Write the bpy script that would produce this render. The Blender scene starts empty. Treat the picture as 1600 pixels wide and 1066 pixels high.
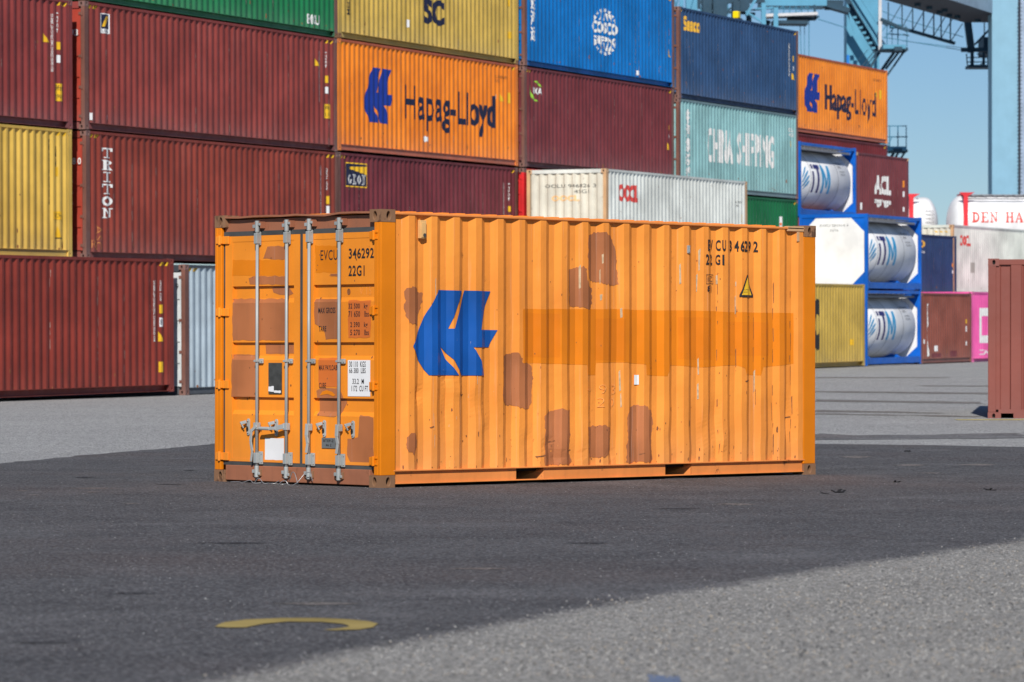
import bpy, bmesh, math, random
import numpy as np
from mathutils import Vector, Matrix
random.seed(7); RNG = np.random.RandomState(11)
SC = bpy.context.scene
COL = SC.collection
R = math.radians

# ------------------------------------------------------------ camera
CAM = Vector((-22.707, -25.482, 1.2251))
YAW, PITCH, ROLL, FPX = 0.80732, 0.004205, 0.001908, 5750.0
fw = Vector((math.cos(PITCH)*math.cos(YAW), math.cos(PITCH)*math.sin(YAW), math.sin(PITCH)))
rt = fw.cross(Vector((0, 0, 1))).normalized(); up = rt.cross(fw)
rt, up = math.cos(ROLL)*rt + math.sin(ROLL)*up, -math.sin(ROLL)*rt + math.cos(ROLL)*up
cd = bpy.data.cameras.new('camera'); cam = bpy.data.objects.new('camera', cd); COL.objects.link(cam)
cam.matrix_world = Matrix(((rt.x, up.x, -fw.x, CAM.x), (rt.y, up.y, -fw.y, CAM.y), (rt.z, up.z, -fw.z, CAM.z), (0, 0, 0, 1)))
cd.sensor_width = 36; cd.lens = FPX/1600*36; cd.clip_start = .5; cd.clip_end = 8000
cd.dof.use_dof = True; cd.dof.focus_distance = 35.0; cd.dof.aperture_fstop = 5.4
SC.camera = cam
# ------------------------------------------------------------ sky and sun
SUN_AZ, SUN_EL = 43.5, 35.0            # direction the light travels to, elevation
w = bpy.data.worlds.new("World"); SC.world = w; w.use_nodes = True
nt = w.node_tree; nt.nodes.clear()
sky = nt.nodes.new('ShaderNodeTexSky'); sky.sky_type = 'NISHITA'; sky.sun_disc = False
sx, sy = -math.cos(R(SUN_AZ)), -math.sin(R(SUN_AZ))
sky.sun_elevation = R(SUN_EL); sky.sun_rotation = math.atan2(sx, sy)
sky.altitude = 600; sky.air_density = 1.0; sky.dust_density = .0; sky.ozone_density = 8.0
bg = nt.nodes.new('ShaderNodeBackground'); bg.inputs[1].default_value = .074
wo = nt.nodes.new('ShaderNodeOutputWorld')
nt.links.new(sky.outputs[0], bg.inputs[0]); nt.links.new(bg.outputs[0], wo.inputs[0])
sd = bpy.data.lights.new('sun', 'SUN'); sd.energy = 4.9; sd.angle = R(.53); sd.color = (1, .95, .88)
sun = bpy.data.objects.new('sun', sd); COL.objects.link(sun)
ld = Vector((math.cos(R(SUN_AZ))*math.cos(R(SUN_EL)), math.sin(R(SUN_AZ))*math.cos(R(SUN_EL)), -math.sin(R(SUN_EL))))
sun.rotation_euler = ld.to_track_quat('-Z', 'Y').to_euler()
SC.view_settings.view_transform = 'Standard'; SC.view_settings.look = 'None'
SC.view_settings.exposure = 0.0; SC.view_settings.gamma = 1
SC.render.engine = 'CYCLES'
SC.render.resolution_x = 1024; SC.render.resolution_y = 682

# ------------------------------------------------------------ helpers
def lin(c): return tuple(((v/255)/12.92 if v/255 <= .04045 else ((v/255+.055)/1.055)**2.4) for v in c)
def C3(r, g, b, k=1.0): return tuple(min(.9, v*k) for v in lin((r, g, b)))

def tag(o, label=None, cat=None, group=None, kind=None):
    if label: o['label'] = label
    if cat: o['category'] = cat
    if group: o['group'] = group
    if kind: o['kind'] = kind
    return o

class MB:
    def __init__(s): s.v = []; s.f = []; s.m = []
    def quad(s, a, b, c, d, m=0):
        n = len(s.v); s.v += [tuple(a), tuple(b), tuple(c), tuple(d)]; s.f.append((n, n+1, n+2, n+3)); s.m.append(m)
    def poly(s, pts, m=0):
        n = len(s.v); s.v += [tuple(p) for p in pts]; s.f.append(tuple(range(n, n+len(pts)))); s.m.append(m)
    def box(s, x0, y0, z0, x1, y1, z1, m=0):
        n = len(s.v)
        s.v += [(x0, y0, z0), (x1, y0, z0), (x1, y1, z0), (x0, y1, z0), (x0, y0, z1), (x1, y0, z1), (x1, y1, z1), (x0, y1, z1)]
        for f in ((0, 3, 2, 1), (4, 5, 6, 7), (0, 1, 5, 4), (1, 2, 6, 5), (2, 3, 7, 6), (3, 0, 4, 7)):
            s.f.append(tuple(n+i for i in f)); s.m.append(m)
    def hexa(s, P, m=0):   # 8 points like box order
        n = len(s.v); s.v += [tuple(p) for p in P]
        for f in ((0, 3, 2, 1), (4, 5, 6, 7), (0, 1, 5, 4), (1, 2, 6, 5), (2, 3, 7, 6), (3, 0, 4, 7)):
            s.f.append(tuple(n+i for i in f)); s.m.append(m)
    def cyl(s, p0, p1, r, seg=12, m=0, r1=None, caps=True):
        p0 = Vector(p0); p1 = Vector(p1); a = (p1-p0).normalized(); r1 = r if r1 is None else r1
        t = a.cross(Vector((0, 0, 1)) if abs(a.z) < .9 else Vector((1, 0, 0))).normalized(); b = a.cross(t)
        n = len(s.v)
        for k in range(seg):
            q = 2*math.pi*k/seg; dd = t*math.cos(q)+b*math.sin(q)
            s.v.append(tuple(p0+dd*r)); s.v.append(tuple(p1+dd*r1))
        for k in range(seg):
            i = n+2*k; j = n+2*((k+1) % seg); s.f.append((i, j, j+1, i+1)); s.m.append(m)
        if caps:
            s.f.append(tuple(n+2*k for k in reversed(range(seg)))); s.m.append(m)
            s.f.append(tuple(n+2*k+1 for k in range(seg))); s.m.append(m)
    def bar(s, a, b, wd, dp=None, m=0, upv=None):
        a = Vector(a); b = Vector(b); x = (b-a).normalized(); dp = wd if dp is None else dp
        u = Vector(upv) if upv else (Vector((0, 0, 1)) if abs(x.z) < .95 else Vector((1, 0, 0)))
        y = x.cross(u).normalized(); z = x.cross(y)
        P = [a-y*wd/2-z*dp/2, a+y*wd/2-z*dp/2, a+y*wd/2+z*dp/2, a-y*wd/2+z*dp/2]
        s.hexa(P+[p+(b-a) for p in P], m)
    def add(s, verts, faces, m=0):
        n = len(s.v); s.v += [tuple(v) for v in verts]
        for f in faces: s.f.append(tuple(n+i for i in f)); s.m.append(m)
    def build(s, name, mats, parent=None, smooth=False, bevel=0, fix=True):
        me = bpy.data.meshes.new(name); me.from_pydata(s.v, [], s.f)
        mats = mats if isinstance(mats, (list, tuple)) else [mats]
        for m in mats: me.materials.append(m)
        me.polygons.foreach_set('material_index', s.m)
        if fix:
            bm = bmesh.new(); bm.from_mesh(me); bmesh.ops.recalc_face_normals(bm, faces=bm.faces); bm.to_mesh(me); bm.free()
        if smooth: me.polygons.foreach_set('use_smooth', [True]*len(me.polygons))
        me.update()
        o = bpy.data.objects.new(name, me); COL.objects.link(o)
        if parent: o.parent = parent
        if bevel:
            b = o.modifiers.new('bevel', 'BEVEL'); b.width = bevel; b.segments = 2; b.limit_method = 'ANGLE'
        return o

def empty(name, M, label, cat, group=None):
    o = bpy.data.objects.new(name, None); COL.objects.link(o); o.matrix_world = M; o.empty_display_size = .3
    return tag(o, label, cat, group)

# ------------------------------------------------------------ materials
_mats = {}
def N(nt, t, **k):
    n = nt.nodes.new(t)
    for a, b in k.items(): setattr(n, a, b)
    return n
def mixc(nt, fac, a, b, mode='MIX'):
    m = N(nt, 'ShaderNodeMix', data_type='RGBA', blend_type=mode); L = nt.links.new
    for sock, val in ((m.inputs[0], fac), (m.inputs[6], a), (m.inputs[7], b)):
        if hasattr(val, 'is_linked'): L(val, sock)
        elif isinstance(val, tuple): sock.default_value = tuple(val)+(1,) if len(val) == 3 else val
        else: sock.default_value = val
    return m.outputs[2]
def noise(nt, vec, scale, detail=4, rough=.55, mp=None):
    if mp:
        mm = N(nt, 'ShaderNodeMapping'); mm.inputs['Scale'].default_value = mp; nt.links.new(vec, mm.inputs[0]); vec = mm.outputs[0]
    n = N(nt, 'ShaderNodeTexNoise'); n.inputs['Scale'].default_value = scale; n.inputs['Detail'].default_value = detail
    n.inputs['Roughness'].default_value = rough; nt.links.new(vec, n.inputs['Vector']); return n.outputs[0]
def ramp(nt, fac, p0, p1, c0=0.0, c1=1.0):
    r = N(nt, 'ShaderNodeMapRange'); r.inputs[1].default_value = p0; r.inputs[2].default_value = p1
    r.inputs[3].default_value = c0; r.inputs[4].default_value = c1; nt.links.new(fac, r.inputs[0]); return r.outputs[0]
def paint(name, col, rust=.25, streak=.25, rough=.5, chips=0.0, chipcol=(.45, .42, .36), bump=.15, dust=0.0, dustcol=(.5, .3, .2), metal=0.0, seed=0.0, spec=.35, fade=.15, rustcol=(.13, .05, .025), stripes=0.0):
    if name in _mats: return _mats[name]
    m = bpy.data.materials.new(name); m.use_nodes = True; nt = m.node_tree; L = nt.links.new
    b = nt.nodes['Principled BSDF']; tc = N(nt, 'ShaderNodeTexCoord')
    mp = N(nt, 'ShaderNodeMapping'); mp.inputs['Location'].default_value = (seed*7.3, seed*3.1, seed*5.7); L(tc.outputs['Object'], mp.inputs[0]); v = mp.outputs[0]
    c = mixc(nt, ramp(nt, noise(nt, v, .9, 3), .35, .65), tuple(x*(1-fade) for x in col), tuple(min(.92, x*(1+fade*.6)+.01*fade) for x in col))
    if streak:
        s_ = ramp(nt, noise(nt, v, 2.2, 5, .6, (5, 5, .35)), .5, .78)
        mm = N(nt, 'ShaderNodeMath', operation='MULTIPLY'); L(s_, mm.inputs[0]); mm.inputs[1].default_value = streak
        c = mixc(nt, mm.outputs[0], c, tuple(x*.62+.012 for x in col))
    if stripes:
        s_ = ramp(nt, noise(nt, v, 2.0, 6, .7, (9, 9, .22)), .58, .66)
        mm = N(nt, 'ShaderNodeMath', operation='MULTIPLY'); L(s_, mm.inputs[0]); mm.inputs[1].default_value = stripes
        c = mixc(nt, mm.outputs[0], c, tuple(min(.85, x*.7+.17) for x in col))
    if dust:
        sp = N(nt, 'ShaderNodeSeparateXYZ'); L(tc.outputs['Object'], sp.inputs[0])
        z = ramp(nt, sp.outputs[2], .0, .95, 1, 0)
        pw = N(nt, 'ShaderNodeMath', operation='POWER'); L(z, pw.inputs[0]); pw.inputs[1].default_value = 2.2
        nn = ramp(nt, noise(nt, v, 3, 5, .6, (1, 1, .6)), .3, .6, .35, 1)
        mm = N(nt, 'ShaderNodeMath', operation='MULTIPLY'); L(pw.outputs[0], mm.inputs[0]); L(nn, mm.inputs[1])
        m2 = N(nt, 'ShaderNodeMath', operation='MULTIPLY'); L(mm.outputs[0], m2.inputs[0]); m2.inputs[1].default_value = dust
        c = mixc(nt, m2.outputs[0], c, dustcol)
    if chips:
        s_ = ramp(nt, noise(nt, v, 3.4, 9, .75, (6, 6, .9)), .70-chips*.07, .72-chips*.06)
        c = mixc(nt, s_, c, chipcol)
    if rust:
        s_ = ramp(nt, noise(nt, v, 3.1, 10, .72, (1.3, 1.3, .8)), .69-.14*rust, .74-.14*rust)
        s2 = ramp(nt, noise(nt, v, 14, 4, .6), .25, .6)
        mm = N(nt, 'ShaderNodeMath', operation='MULTIPLY'); L(s_, mm.inputs[0]); L(s2, mm.inputs[1])
        c = mixc(nt, mm.outputs[0], c, rustcol)
    L(c, b.inputs['Base Color'])
    rn = ramp(nt, noise(nt, v, 6, 3), .3, .7, max(.05, rough-.08), rough+.12); L(rn, b.inputs['Roughness'])
    b.inputs['Metallic'].default_value = metal; b.inputs['Specular IOR Level'].default_value = spec
    if bump:
        bp = N(nt, 'ShaderNodeBump'); bp.inputs['Strength'].default_value = bump; bp.inputs['Distance'].default_value = .05
        L(noise(nt, v, 2.5, 3), bp.inputs['Height']); L(bp.outputs[0], b.inputs['Normal'])
    _mats[name] = m; return m
def plain(name, col, rough=.5, metal=0.0, var=.12, sc=4):
    if name in _mats: return _mats[name]
    m = bpy.data.materials.new(name); m.use_nodes = True; nt = m.node_tree; b = nt.nodes['Principled BSDF']
    tc = N(nt, 'ShaderNodeTexCoord')
    c = mixc(nt, ramp(nt, noise(nt, tc.outputs['Object'], sc, 5), .3, .7), tuple(x*(1-var) for x in col), tuple(min(.92, x*(1+var)) for x in col))
    nt.links.new(c, b.inputs['Base Color']); b.inputs['Roughness'].default_value = rough; b.inputs['Metallic'].default_value = metal
    b.inputs['Specular IOR Level'].default_value = .3
    _mats[name] = m; return m

M_RUST = paint('rusty_steel', (.24, .125, .065), rust=1.0, streak=.3, rough=.75, rustcol=(.085, .04, .022), chips=.6, chipcol=(.42, .24, .12), bump=.3)
M_GALV = paint('galvanised_steel', (.36, .38, .375), rust=.42, streak=.5, rough=.5, metal=.15, rustcol=(.2, .08, .04), fade=.2)
M_SEAL = plain('door_seal_rubber', (.06, .062, .062), .8, var=.3)
M_DARK = plain('hollow_dark', (.015, .014, .013), .9)
M_WHITE = plain('white_lettering', (.72, .72, .70), .55, var=.12, sc=9)
M_BLACK = plain('black_lettering', (.022, .02, .022), .55)
M_NAVYINK = plain('navy_lettering', (.013, .016, .045), .5)
M_BLUELOGO = paint('blue_logo_paint', (.003, .085, .36), rust=0, streak=.35, fade=.3, chips=.55, chipcol=(.6, .45, .3), rough=.45)
M_BLUEFAR = plain('royal_blue_logo', (.010, .035, .26), .5)
M_YEL = plain('yellow_sticker', (.78, .45, .02), .5)
M_YELL2 = plain('faded_yellow_mark', (.62, .36, .10), .6)
M_LABEL = plain('white_label', (.76, .76, .76), .5, var=.05)
M_STAMP = plain('orange_sticker', (.75, .25, .03), .5)

# ------------------------------------------------------------ decals that follow a profiled surface
def shapes_bm(shapes):
    bm = bmesh.new()
    for s in shapes:
        if isinstance(s, bpy.types.Mesh): bm.from_mesh(s)
        else:
            vs = [bm.verts.new((p[0], p[1], 0)) for p in s]
            try: bm.faces.new(vs)
            except ValueError: pass
    bmesh.ops.triangulate(bm, faces=bm.faces[:]); return bm
def decal_geo(shapes, mapf, ub=(), vb=()):
    bm = shapes_bm(shapes)
    if not bm.verts: bm.free(); return [], []
    us = [v.co.x for v in bm.verts]; vs = [v.co.y for v in bm.verts]
    for brk, lo, hi, ax in ((ub, min(us), max(us), 0), (vb, min(vs), max(vs), 1)):
        for t in brk:
            if lo < t < hi:
                co = (t, 0, 0) if ax == 0 else (0, t, 0); no = (1, 0, 0) if ax == 0 else (0, 1, 0)
                bmesh.ops.bisect_plane(bm, geom=bm.verts[:]+bm.edges[:]+bm.faces[:], plane_co=co, plane_no=no, dist=1e-5)
    bm.verts.index_update()
    V = [mapf(v.co.x, v.co.y) for v in bm.verts]; F = [[v.index for v in f.verts] for f in bm.faces]
    bm.free(); return V, F
_tm = {}
def text_mesh(txt, bold=0.0, spacing=1.0, line=1.0):
    k = (txt, bold, spacing, line)
    if k in _tm: return _tm[k]
    c = bpy.data.curves.new('lettering', 'FONT'); c.body = txt; c.offset = bold; c.space_character = spacing; c.space_line = line
    c.align_x = 'CENTER'; c.resolution_u = 3
    o = bpy.data.objects.new('lettering', c); COL.objects.link(o); bpy.context.view_layer.update()
    me = bpy.data.meshes.new_from_object(o.evaluated_get(bpy.context.evaluated_depsgraph_get()))
    bpy.data.objects.remove(o); _tm[k] = me; return me
def fit_text(txt, u0, v0, u1, v1, bold=0.0, rot=0, spacing=1.0, line=1.0):
    me = text_mesh(txt, bold, spacing, line); P = np.array([tuple(v.co)[:2] for v in me.vertices])
    if len(P) == 0: return []
    if rot == 90: P = np.stack([-P[:, 1], P[:, 0]], 1)
    elif rot == -90: P = np.stack([P[:, 1], -P[:, 0]], 1)
    lo = P.min(0); hi = P.max(0); P = (P-lo)/np.maximum(hi-lo, 1e-6)
    P = P*[u1-u0, v1-v0]+[u0, v0]
    return [[tuple(P[i]) for i in p.vertices] for p in me.polygons]
def rectp(u0, v0, u1, v1): return [(u0, v0), (u1, v0), (u1, v1), (u0, v1)]
def ring(cx, cy, rx, ry, k, a0=0, a1=360, n=16):
    out = []
    for i in range(n):
        p = R(a0+(a1-a0)*i/n); q = R(a0+(a1-a0)*(i+1)/n)
        out.append([(cx+rx*math.cos(p), cy+ry*math.sin(p)), (cx+rx*math.cos(q), cy+ry*math.sin(q)), (cx+rx*k*math.cos(q), cy+ry*k*math.sin(q)), (cx+rx*k*math.cos(p), cy+ry*k*math.sin(p))])
    return out
def slab(ch):
    r = rectp
    if ch == 'I': return [r(.33, .1, .67, .9), r(.12, 0, .88, .1), r(.12, .9, .88, 1)]
    if ch == 'T': return [r(.36, .1, .64, .86), r(.18, 0, .82, .1), r(0, .86, 1, 1), r(0, .66, .13, .86), r(.87, .66, 1, .86)]
    if ch == 'N': return [r(.14, .1, .26, .9), r(.74, .1, .86, .9), r(0, 0, .4, .1), r(.6, .9, 1, 1), r(0, .9, .26, 1), [(.26, 1), (.26, .72), (.74, 0), (.86, 0), (.86, .1), (.40, 1)][:0] or [(.26, .95), (.26, .70), (.74, 0), (.74, .28)]]
    if ch == 'O': return ring(.5, .5, .5, .5, .58)
    if ch == 'R': return [r(.14, .1, .4, .9), r(0, 0, .52, .1), r(0, .9, .5, 1), r(.4, .48, .55, .56), r(.4, .82, .5, .9)]+ring(.5, .74, .45, .26, .5, -90, 90, 10)+[[(.5, .48), (.72, .5), (1, 0), (.7, 0)]]
    if ch == 'D': return [r(.14, .1, .4, .9), r(0, 0, .45, .1), r(0, .9, .45, 1)]+ring(.4, .5, .58, .5, .62, -90, 90, 12)
    if ch == 'E': return [r(.14, .1, .38, .9), r(0, 0, .95, .1), r(0, .9, .92, 1), r(.38, .45, .72, .55), r(.82, .1, .95, .3), r(.80, .7, .92, .9)]
    if ch == 'H': return [r(.1, .1, .32, .9), r(.68, .1, .9, .9), r(.32, .45, .68, .55), r(0, 0, .42, .1), r(0, .9, .42, 1), r(.58, 0, 1, .1), r(.58, .9, 1, 1)]
    if ch == 'A': return [[(.08, .08), (.2, .08), (.52, .82), (.42, 1)], [(.42, 1), (.58, 1), (.94, .08), (.66, .08)], r(.25, .3, .7, .38), r(0, 0, .3, .08), r(.56, 0, 1, .08)]
    if ch == 'G': return ring(.5, .5, .5, .5, .6, 45, 330, 14)+[r(.55, .38, 1, .48), r(.8, .1, .95, .38)]
    return []
def slab_text(s, u0, v0, u1, v1, vertical=False, gap=.18):
    out = []; n = len(s)
    for i, ch in enumerate(s):
        if vertical:
            h = (v1-v0)/(n+(n-1)*gap); b = v1-(i+1)*h-i*gap*h
            f = lambda p: (u0+p[0]*(u1-u0), b+p[1]*h)
        else:
            w_ = (u1-u0)/(n+(n-1)*gap); a = u0+i*(1+gap)*w_
            f = lambda p: (a+p[0]*w_, v0+p[1]*(v1-v0))
        out += [[f(p) for p in q] for q in slab(ch)]
    return out
LOGO_H = [(.733, 1.851), (1.045, 1.846), (.872, 1.487), (.934, 1.488), (1.088, 1.85), (1.427, 1.846), (1.33, 1.66), (1.28, 1.479), (1.491, 1.477), (1.403, 1.313), (1.187, 1.313), (1.28, 1.19), (1.34, 1.044), (1.034, 1.045), (.93, 1.19), (.775, 1.32), (.84, 1.205), (.991, 1.047), (.611, 1.048), (.49, 1.19), (.398, 1.319), (.49, 1.46), (.60, 1.65)]
def logo_h(u0, v0, u1, v1): return [[(u0+(x-.398)/1.093*(u1-u0), v0+(z-1.044)/.807*(v1-v0)) for x, z in LOGO_H]]
def jag(pts, amp=.012, step=.05, seed=1):
    rr = random.Random(seed); out = []
    for i, a in enumerate(pts):
        b = pts[(i+1) % len(pts)]; d = math.hypot(b[0]-a[0], b[1]-a[1]); n = max(1, int(d/step))
        for k in range(n):
            t = k/n; out.append((a[0]+(b[0]-a[0])*t+rr.uniform(-amp, amp), a[1]+(b[1]-a[1])*t+rr.uniform(-amp, amp)))
    return out

# ------------------------------------------------------------ corrugation profile
class Corr:
    def __init__(s, a, b, c0, p=.279, depth=.036, y0=.006, wf=(.245, .245, .25)):
        k = p/.279; bp = [(a, None)]; c = c0-p
        pts = []
        while c < b+p:
            pts += [(c-.034*k, y0), (c+.034*k, y0+depth), (c+.104*k, y0+depth), (c+.172*k, y0)]; c += p
        s.X = [x for x, _ in pts]; s.Y = [y for _, y in pts]; s.a = a; s.b = b
        s.br = [x for x in s.X if a < x < b]
    def y(s, x): return float(np.interp(x, s.X, s.Y))
    def pts(s): return [(x, s.y(x)) for x in [s.a]+s.br+[s.b]]

_cast = {}
def casting(mat, sx, sy, sz):
    """corner casting in the positive octant, mirrored by signs; outer faces at 0"""
    k = (mat.name, sx, sy, sz)
    if k in _cast: return _cast[k]
    X, Y, Z = .178, .162, .118; mb = MB()
    def face(o, u, v, U, V, nrm, ru, rv, cu, cv, hd):
        n = 20; o = Vector(o); u = Vector(u); v = Vector(v); nrm = Vector(nrm)
        P = []; Q = []
        for i in range(n):
            a = 2*math.pi*(i+.0)/n; c, s_ = math.cos(a), math.sin(a)
            Q.append((cu+ru*c, cv+rv*s_))
            t = min(((U-cu) if c > 0 else cu)/max(abs(c), 1e-6), ((V-cv) if s_ > 0 else cv)/max(abs(s_), 1e-6))
            P.append((cu+t*c, cv+t*s_))
        # snap the nearest rim point to each rectangle corner
        for cc in ((0, 0), (U, 0), (U, V), (0, V)):
            j = min(range(n), key=lambda i: (P[i][0]-cc[0])**2+(P[i][1]-cc[1])**2); P[j] = cc
        f = lambda p, d=0: o+u*p[0]+v*p[1]+nrm*d
        for i in range(n):
            j = (i+1) % n
            mb.quad(f(P[i]), f(P[j]), f(Q[j]), f(Q[i])); mb.quad(f(Q[i]), f(Q[j]), f(Q[j], hd), f(Q[i], hd))
        mb.poly([f(q, hd) for q in Q], 1)
    face((0, 0, 0), (0, 1, 0), (0, 0, 1), Y, Z, (1, 0, 0), .0254, .040, .089, .059, .05)      # end face
    face((0, 0, 0), (1, 0, 0), (0, 0, 1), X, Z, (0, 1, 0), .0254, .040, .095, .059, .05)      # side face
    face((0, 0, 0), (1, 0, 0), (0, 1, 0), X, Y, (0, 0, 1), .056, .032, .09, .081, .03)        # top / bottom face
    mb.quad((X, 0, 0), (X, Y, 0), (X, Y, Z), (X, 0, Z)); mb.quad((0, Y, 0), (X, Y, 0), (X, Y, Z), (0, Y, Z)); mb.quad((0, 0, Z), (X, 0, Z), (X, Y, Z), (0, Y, Z))
    mb.v = [(x*sx, y*sy, z*sz) for x, y, z in mb.v]
    me = bpy.data.meshes.new('corner_casting'); me.from_pydata(mb.v, [], mb.f); me.materials.append(mat); me.materials.append(M_DARK)
    me.polygons.foreach_set('material_index', mb.m)
    bm = bmesh.new(); bm.from_mesh(me); bmesh.ops.remove_doubles(bm, verts=bm.verts, dist=1e-5); bmesh.ops.recalc_face_normals(bm, faces=bm.faces); bm.to_mesh(me); bm.free()
    _cast[k] = me; return me

def wallframe(s, off, z, psi, slope):
    dv = Vector((math.cos(psi), math.sin(psi), 0)); nn = Vector((-math.sin(psi), math.cos(psi), 0))
    p = Vector((CAM.x, CAM.y, 0))+dv*s+nn*off; p.z = z
    X = Vector((dv.x, dv.y, slope)).normalized(); Y = nn; Z = X.cross(Y)
    return Matrix(((X.x, Y.x, Z.x, p.x), (X.y, Y.y, Z.y, p.y), (X.z, Y.z, Z.z, p.z), (0, 0, 0, 1)))

DENTS = [(.50, .86, .05, .07, .012), (.88, 1.02, .05, .05, .010), (.97, .90, .04, .05, -.010), (.86, .70, .05, .14, .008), (1.24, .78, .05, .10, .012), (1.33, .60, .04, .07, -.008), (2.18, .38, .05, .06, .012), (2.34, .24, .08, .05, .014),
         (2.62, .26, .04, .05, .010), (3.05, .25, .05, .06, .009), (4.55, .62, .05, .16, .013), (4.62, .36, .05, .09, -.011), (4.36, .46, .04, .12, .010), (5.64, .55, .04, .20, .012), (1.9, .40, .06, .10, .007), (3.9, .40, .05, .12, .008), (1.0, 1.62, .04, .25, .006), (1.27, 1.62, .04, .2, .006)]
def warp(x, y, z):
    e = min(1, max(0, (z-.16)/.12))*min(1, max(0, (2.5-z)/.15))
    k = .6*max(0, 1-z/1.5)**1.0+.12
    xx = x+e*k*(.009*math.sin(z*7.1+x*3.7)*math.sin(x*5.3+1.2)+.006*math.sin(z*15+x*9.1)*math.sin(x*11.7))
    d = .002*math.sin(z*2.3+x*4.1)*e
    for (cx, cz, sx_, sz_, a) in DENTS: d += 1.5*a*math.exp(-((x-cx)/sx_)**2-((z-cz)/sz_)**2)*e
    return (xx, y+d, z)
def container(M, L, H, label, wall, frame=None, railm=None, doors=True, rail='chan', deco=(), detail=False, W=2.438, group='stacked cargo containers', castm=None, pitch=.279, fork=False, endm=None, doordeco=(), enddeco=(), endtype='doors', name='shipping_container', post=.17, c0=None):
    frame = frame or wall; railm = railm or wall; castm = castm or frame; endm = endm or wall
    T = empty(name, M, label, 'container', group)
    n = round((L-2*post-.25)/pitch); p = (L-2*post-.25)/n
    cr = Corr(post, L-post, c0 if c0 is not None else post+.27, p)
    # visible side wall with its pattern, far side wall
    zt = H-(.040 if detail else .062); zb = .16
    for side in (0, 1):
        mb = MB(); P = cr.pts()
        for (x0, y0), (x1, y1) in zip(P, P[1:]):
            if side: y0, y1 = W-y0, W-y1
            if detail and side == 0:
                nz = 56; zs = [zb+(zt-zb)*i/nz for i in range(nz+1)]
                for za, zc in zip(zs, zs[1:]): mb.quad(warp(x0, y0, za), warp(x1, y1, za), warp(x1, y1, zc), warp(x0, y0, zc))
                continue
            mb.quad((x0, y0, zb), (x1, y1, zb), (x1, y1, zt), (x0, y0, zt))
        mats = [wall]
        if side == 0:
            for (kind, mat, shapes) in deco:
                if kind != 'patch': continue
                mats.append(mat); V, F = decal_geo(shapes, (lambda u, v: warp(u, cr.y(u)-.0009-.0006*len(mats), v)) if detail else (lambda u, v: (u, cr.y(u)-.0012*len(mats)/2, v)), cr.br, [.16+2.37/56*q for q in range(57)] if detail and mat is not M_SPOT and mat is not M_SCUFF else ()); mb.add(V, F, len(mats)-1)
        sw = mb.build('side_wall', mats, T, fix=False)
        if side == 0:
            for i, (kind, mat, shapes) in enumerate(deco):
                if kind == 'patch': continue
                for shp in ([[q] for q in shapes] if 'sticker' in kind else [shapes]):
                    if not shp: continue
                    d = MB(); V, F = decal_geo(shp, (lambda u, v: warp(u, cr.y(u)-.0062-.0004*i, v)) if detail else (lambda u, v: (u, cr.y(u)-.004-.0004*i, v)), cr.br, [.16+2.37/56*q for q in range(57)] if kind == 'logo' and detail else ()); d.add(V, F)
                    d.build(kind, mat, sw, fix=False)
    # rails
    for side in (0, 1):
        f = (lambda y: y) if side == 0 else (lambda y: W-y)
        mb = MB(); a, b = sorted((f(.0), f(.06))); mb.box(.178, a-(.003 if detail and side == 0 else 0), H-(.046 if detail else .070), L-.178, b, H-(.024 if detail else .008)); mb.build('top_rail', railm if not detail else detail['toprail'], T, bevel=.006 if detail else 0)
        mb = MB(); a, b = sorted((f(.0), f(.07)))
        mb.box(post-.02, a, .152, L-post+.02, b, .164)             # upper flange
        ins = .03 if rail == 'flat' else .11
        segs = [(.17, L-.17)]
        if fork:
            segs = [(.17, 1.77), (2.14, 3.835), (4.206, L-.17)]
        zl = .036 if detail else .018
        for (xa, xb) in segs:
            a, b = sorted((f(ins), f(ins+.006))); mb.box(xa, a, zl, xb, b, .152)
            a, b = sorted((f(.005), f(ins))); mb.box(xa, a, zl-.002, xb, b, zl+.006)
        if fork and side == 0:
            for xa in (1.77, 3.835):
                xb = xa+.37
                mb.box(xa, ins, .034, xb, ins+.006, .046); mb.box(xa, .005, .034, xb, ins, .040)
                mb.box(xa-.006, ins, .034, xa-.001, 1.0, .150); mb.box(xb+.001, ins, .034, xb+.007, 1.0, .150)
                mb.quad((xb-.10, ins+.3, .034), (xb, ins+.004, .034), (xb, ins+.004, .14), (xb-.02, ins+.3, .14))
        if rail == 'chan':                                   # angled plate beside the casting
            for xc, sg in ((.178, 1), (L-.178, -1)):
                mb.poly([(xc, f(.004), .03), (xc+sg*.16, f(.004), .03), (xc+sg*.02, f(.004), .15), (xc, f(.004), .15)])
        mb.build('bottom_rail', railm, T, bevel=.004 if detail else 0)
    # posts and castings
    for ix, x in enumerate((0, L)):
        for iy, y in enumerate((0, W)):
            sx_ = 1 if ix == 0 else -1; sy_ = 1 if iy == 0 else -1
            mb = MB()
            xs = sorted((x+sx_*.002, x+sx_*post)); ys = sorted((y+sy_*.003, y+sy_*.045)); mb.box(xs[0], ys[0], .118, xs[1], ys[1], H-.118)
            xs = sorted((x+sx_*.0025, x+sx_*.04)); ys = sorted((y+sy_*.0452, y+sy_*(.10 if ix == 0 else .14))); mb.box(xs[0], ys[0], .118, xs[1], ys[1], H-.118)
            mb.build('corner_post', frame if not detail else detail['post'], T, bevel=.006 if detail else 0)
            for iz, z in enumerate((0, H)):
                me = casting(castm, sx_, sy_, 1 if iz == 0 else -1)
                o = bpy.data.objects.new('corner_casting', me); COL.objects.link(o); o.parent = T; o.location = (x, y, z)
                if detail:
                    b_ = o.modifiers.new('bevel', 'BEVEL'); b_.width = .006; b_.segments = 2; b_.limit_method = 'ANGLE'
    mb = MB(); mb.box(.05, .045, H-.035, L-.05, W-.045, H-.02)
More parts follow.
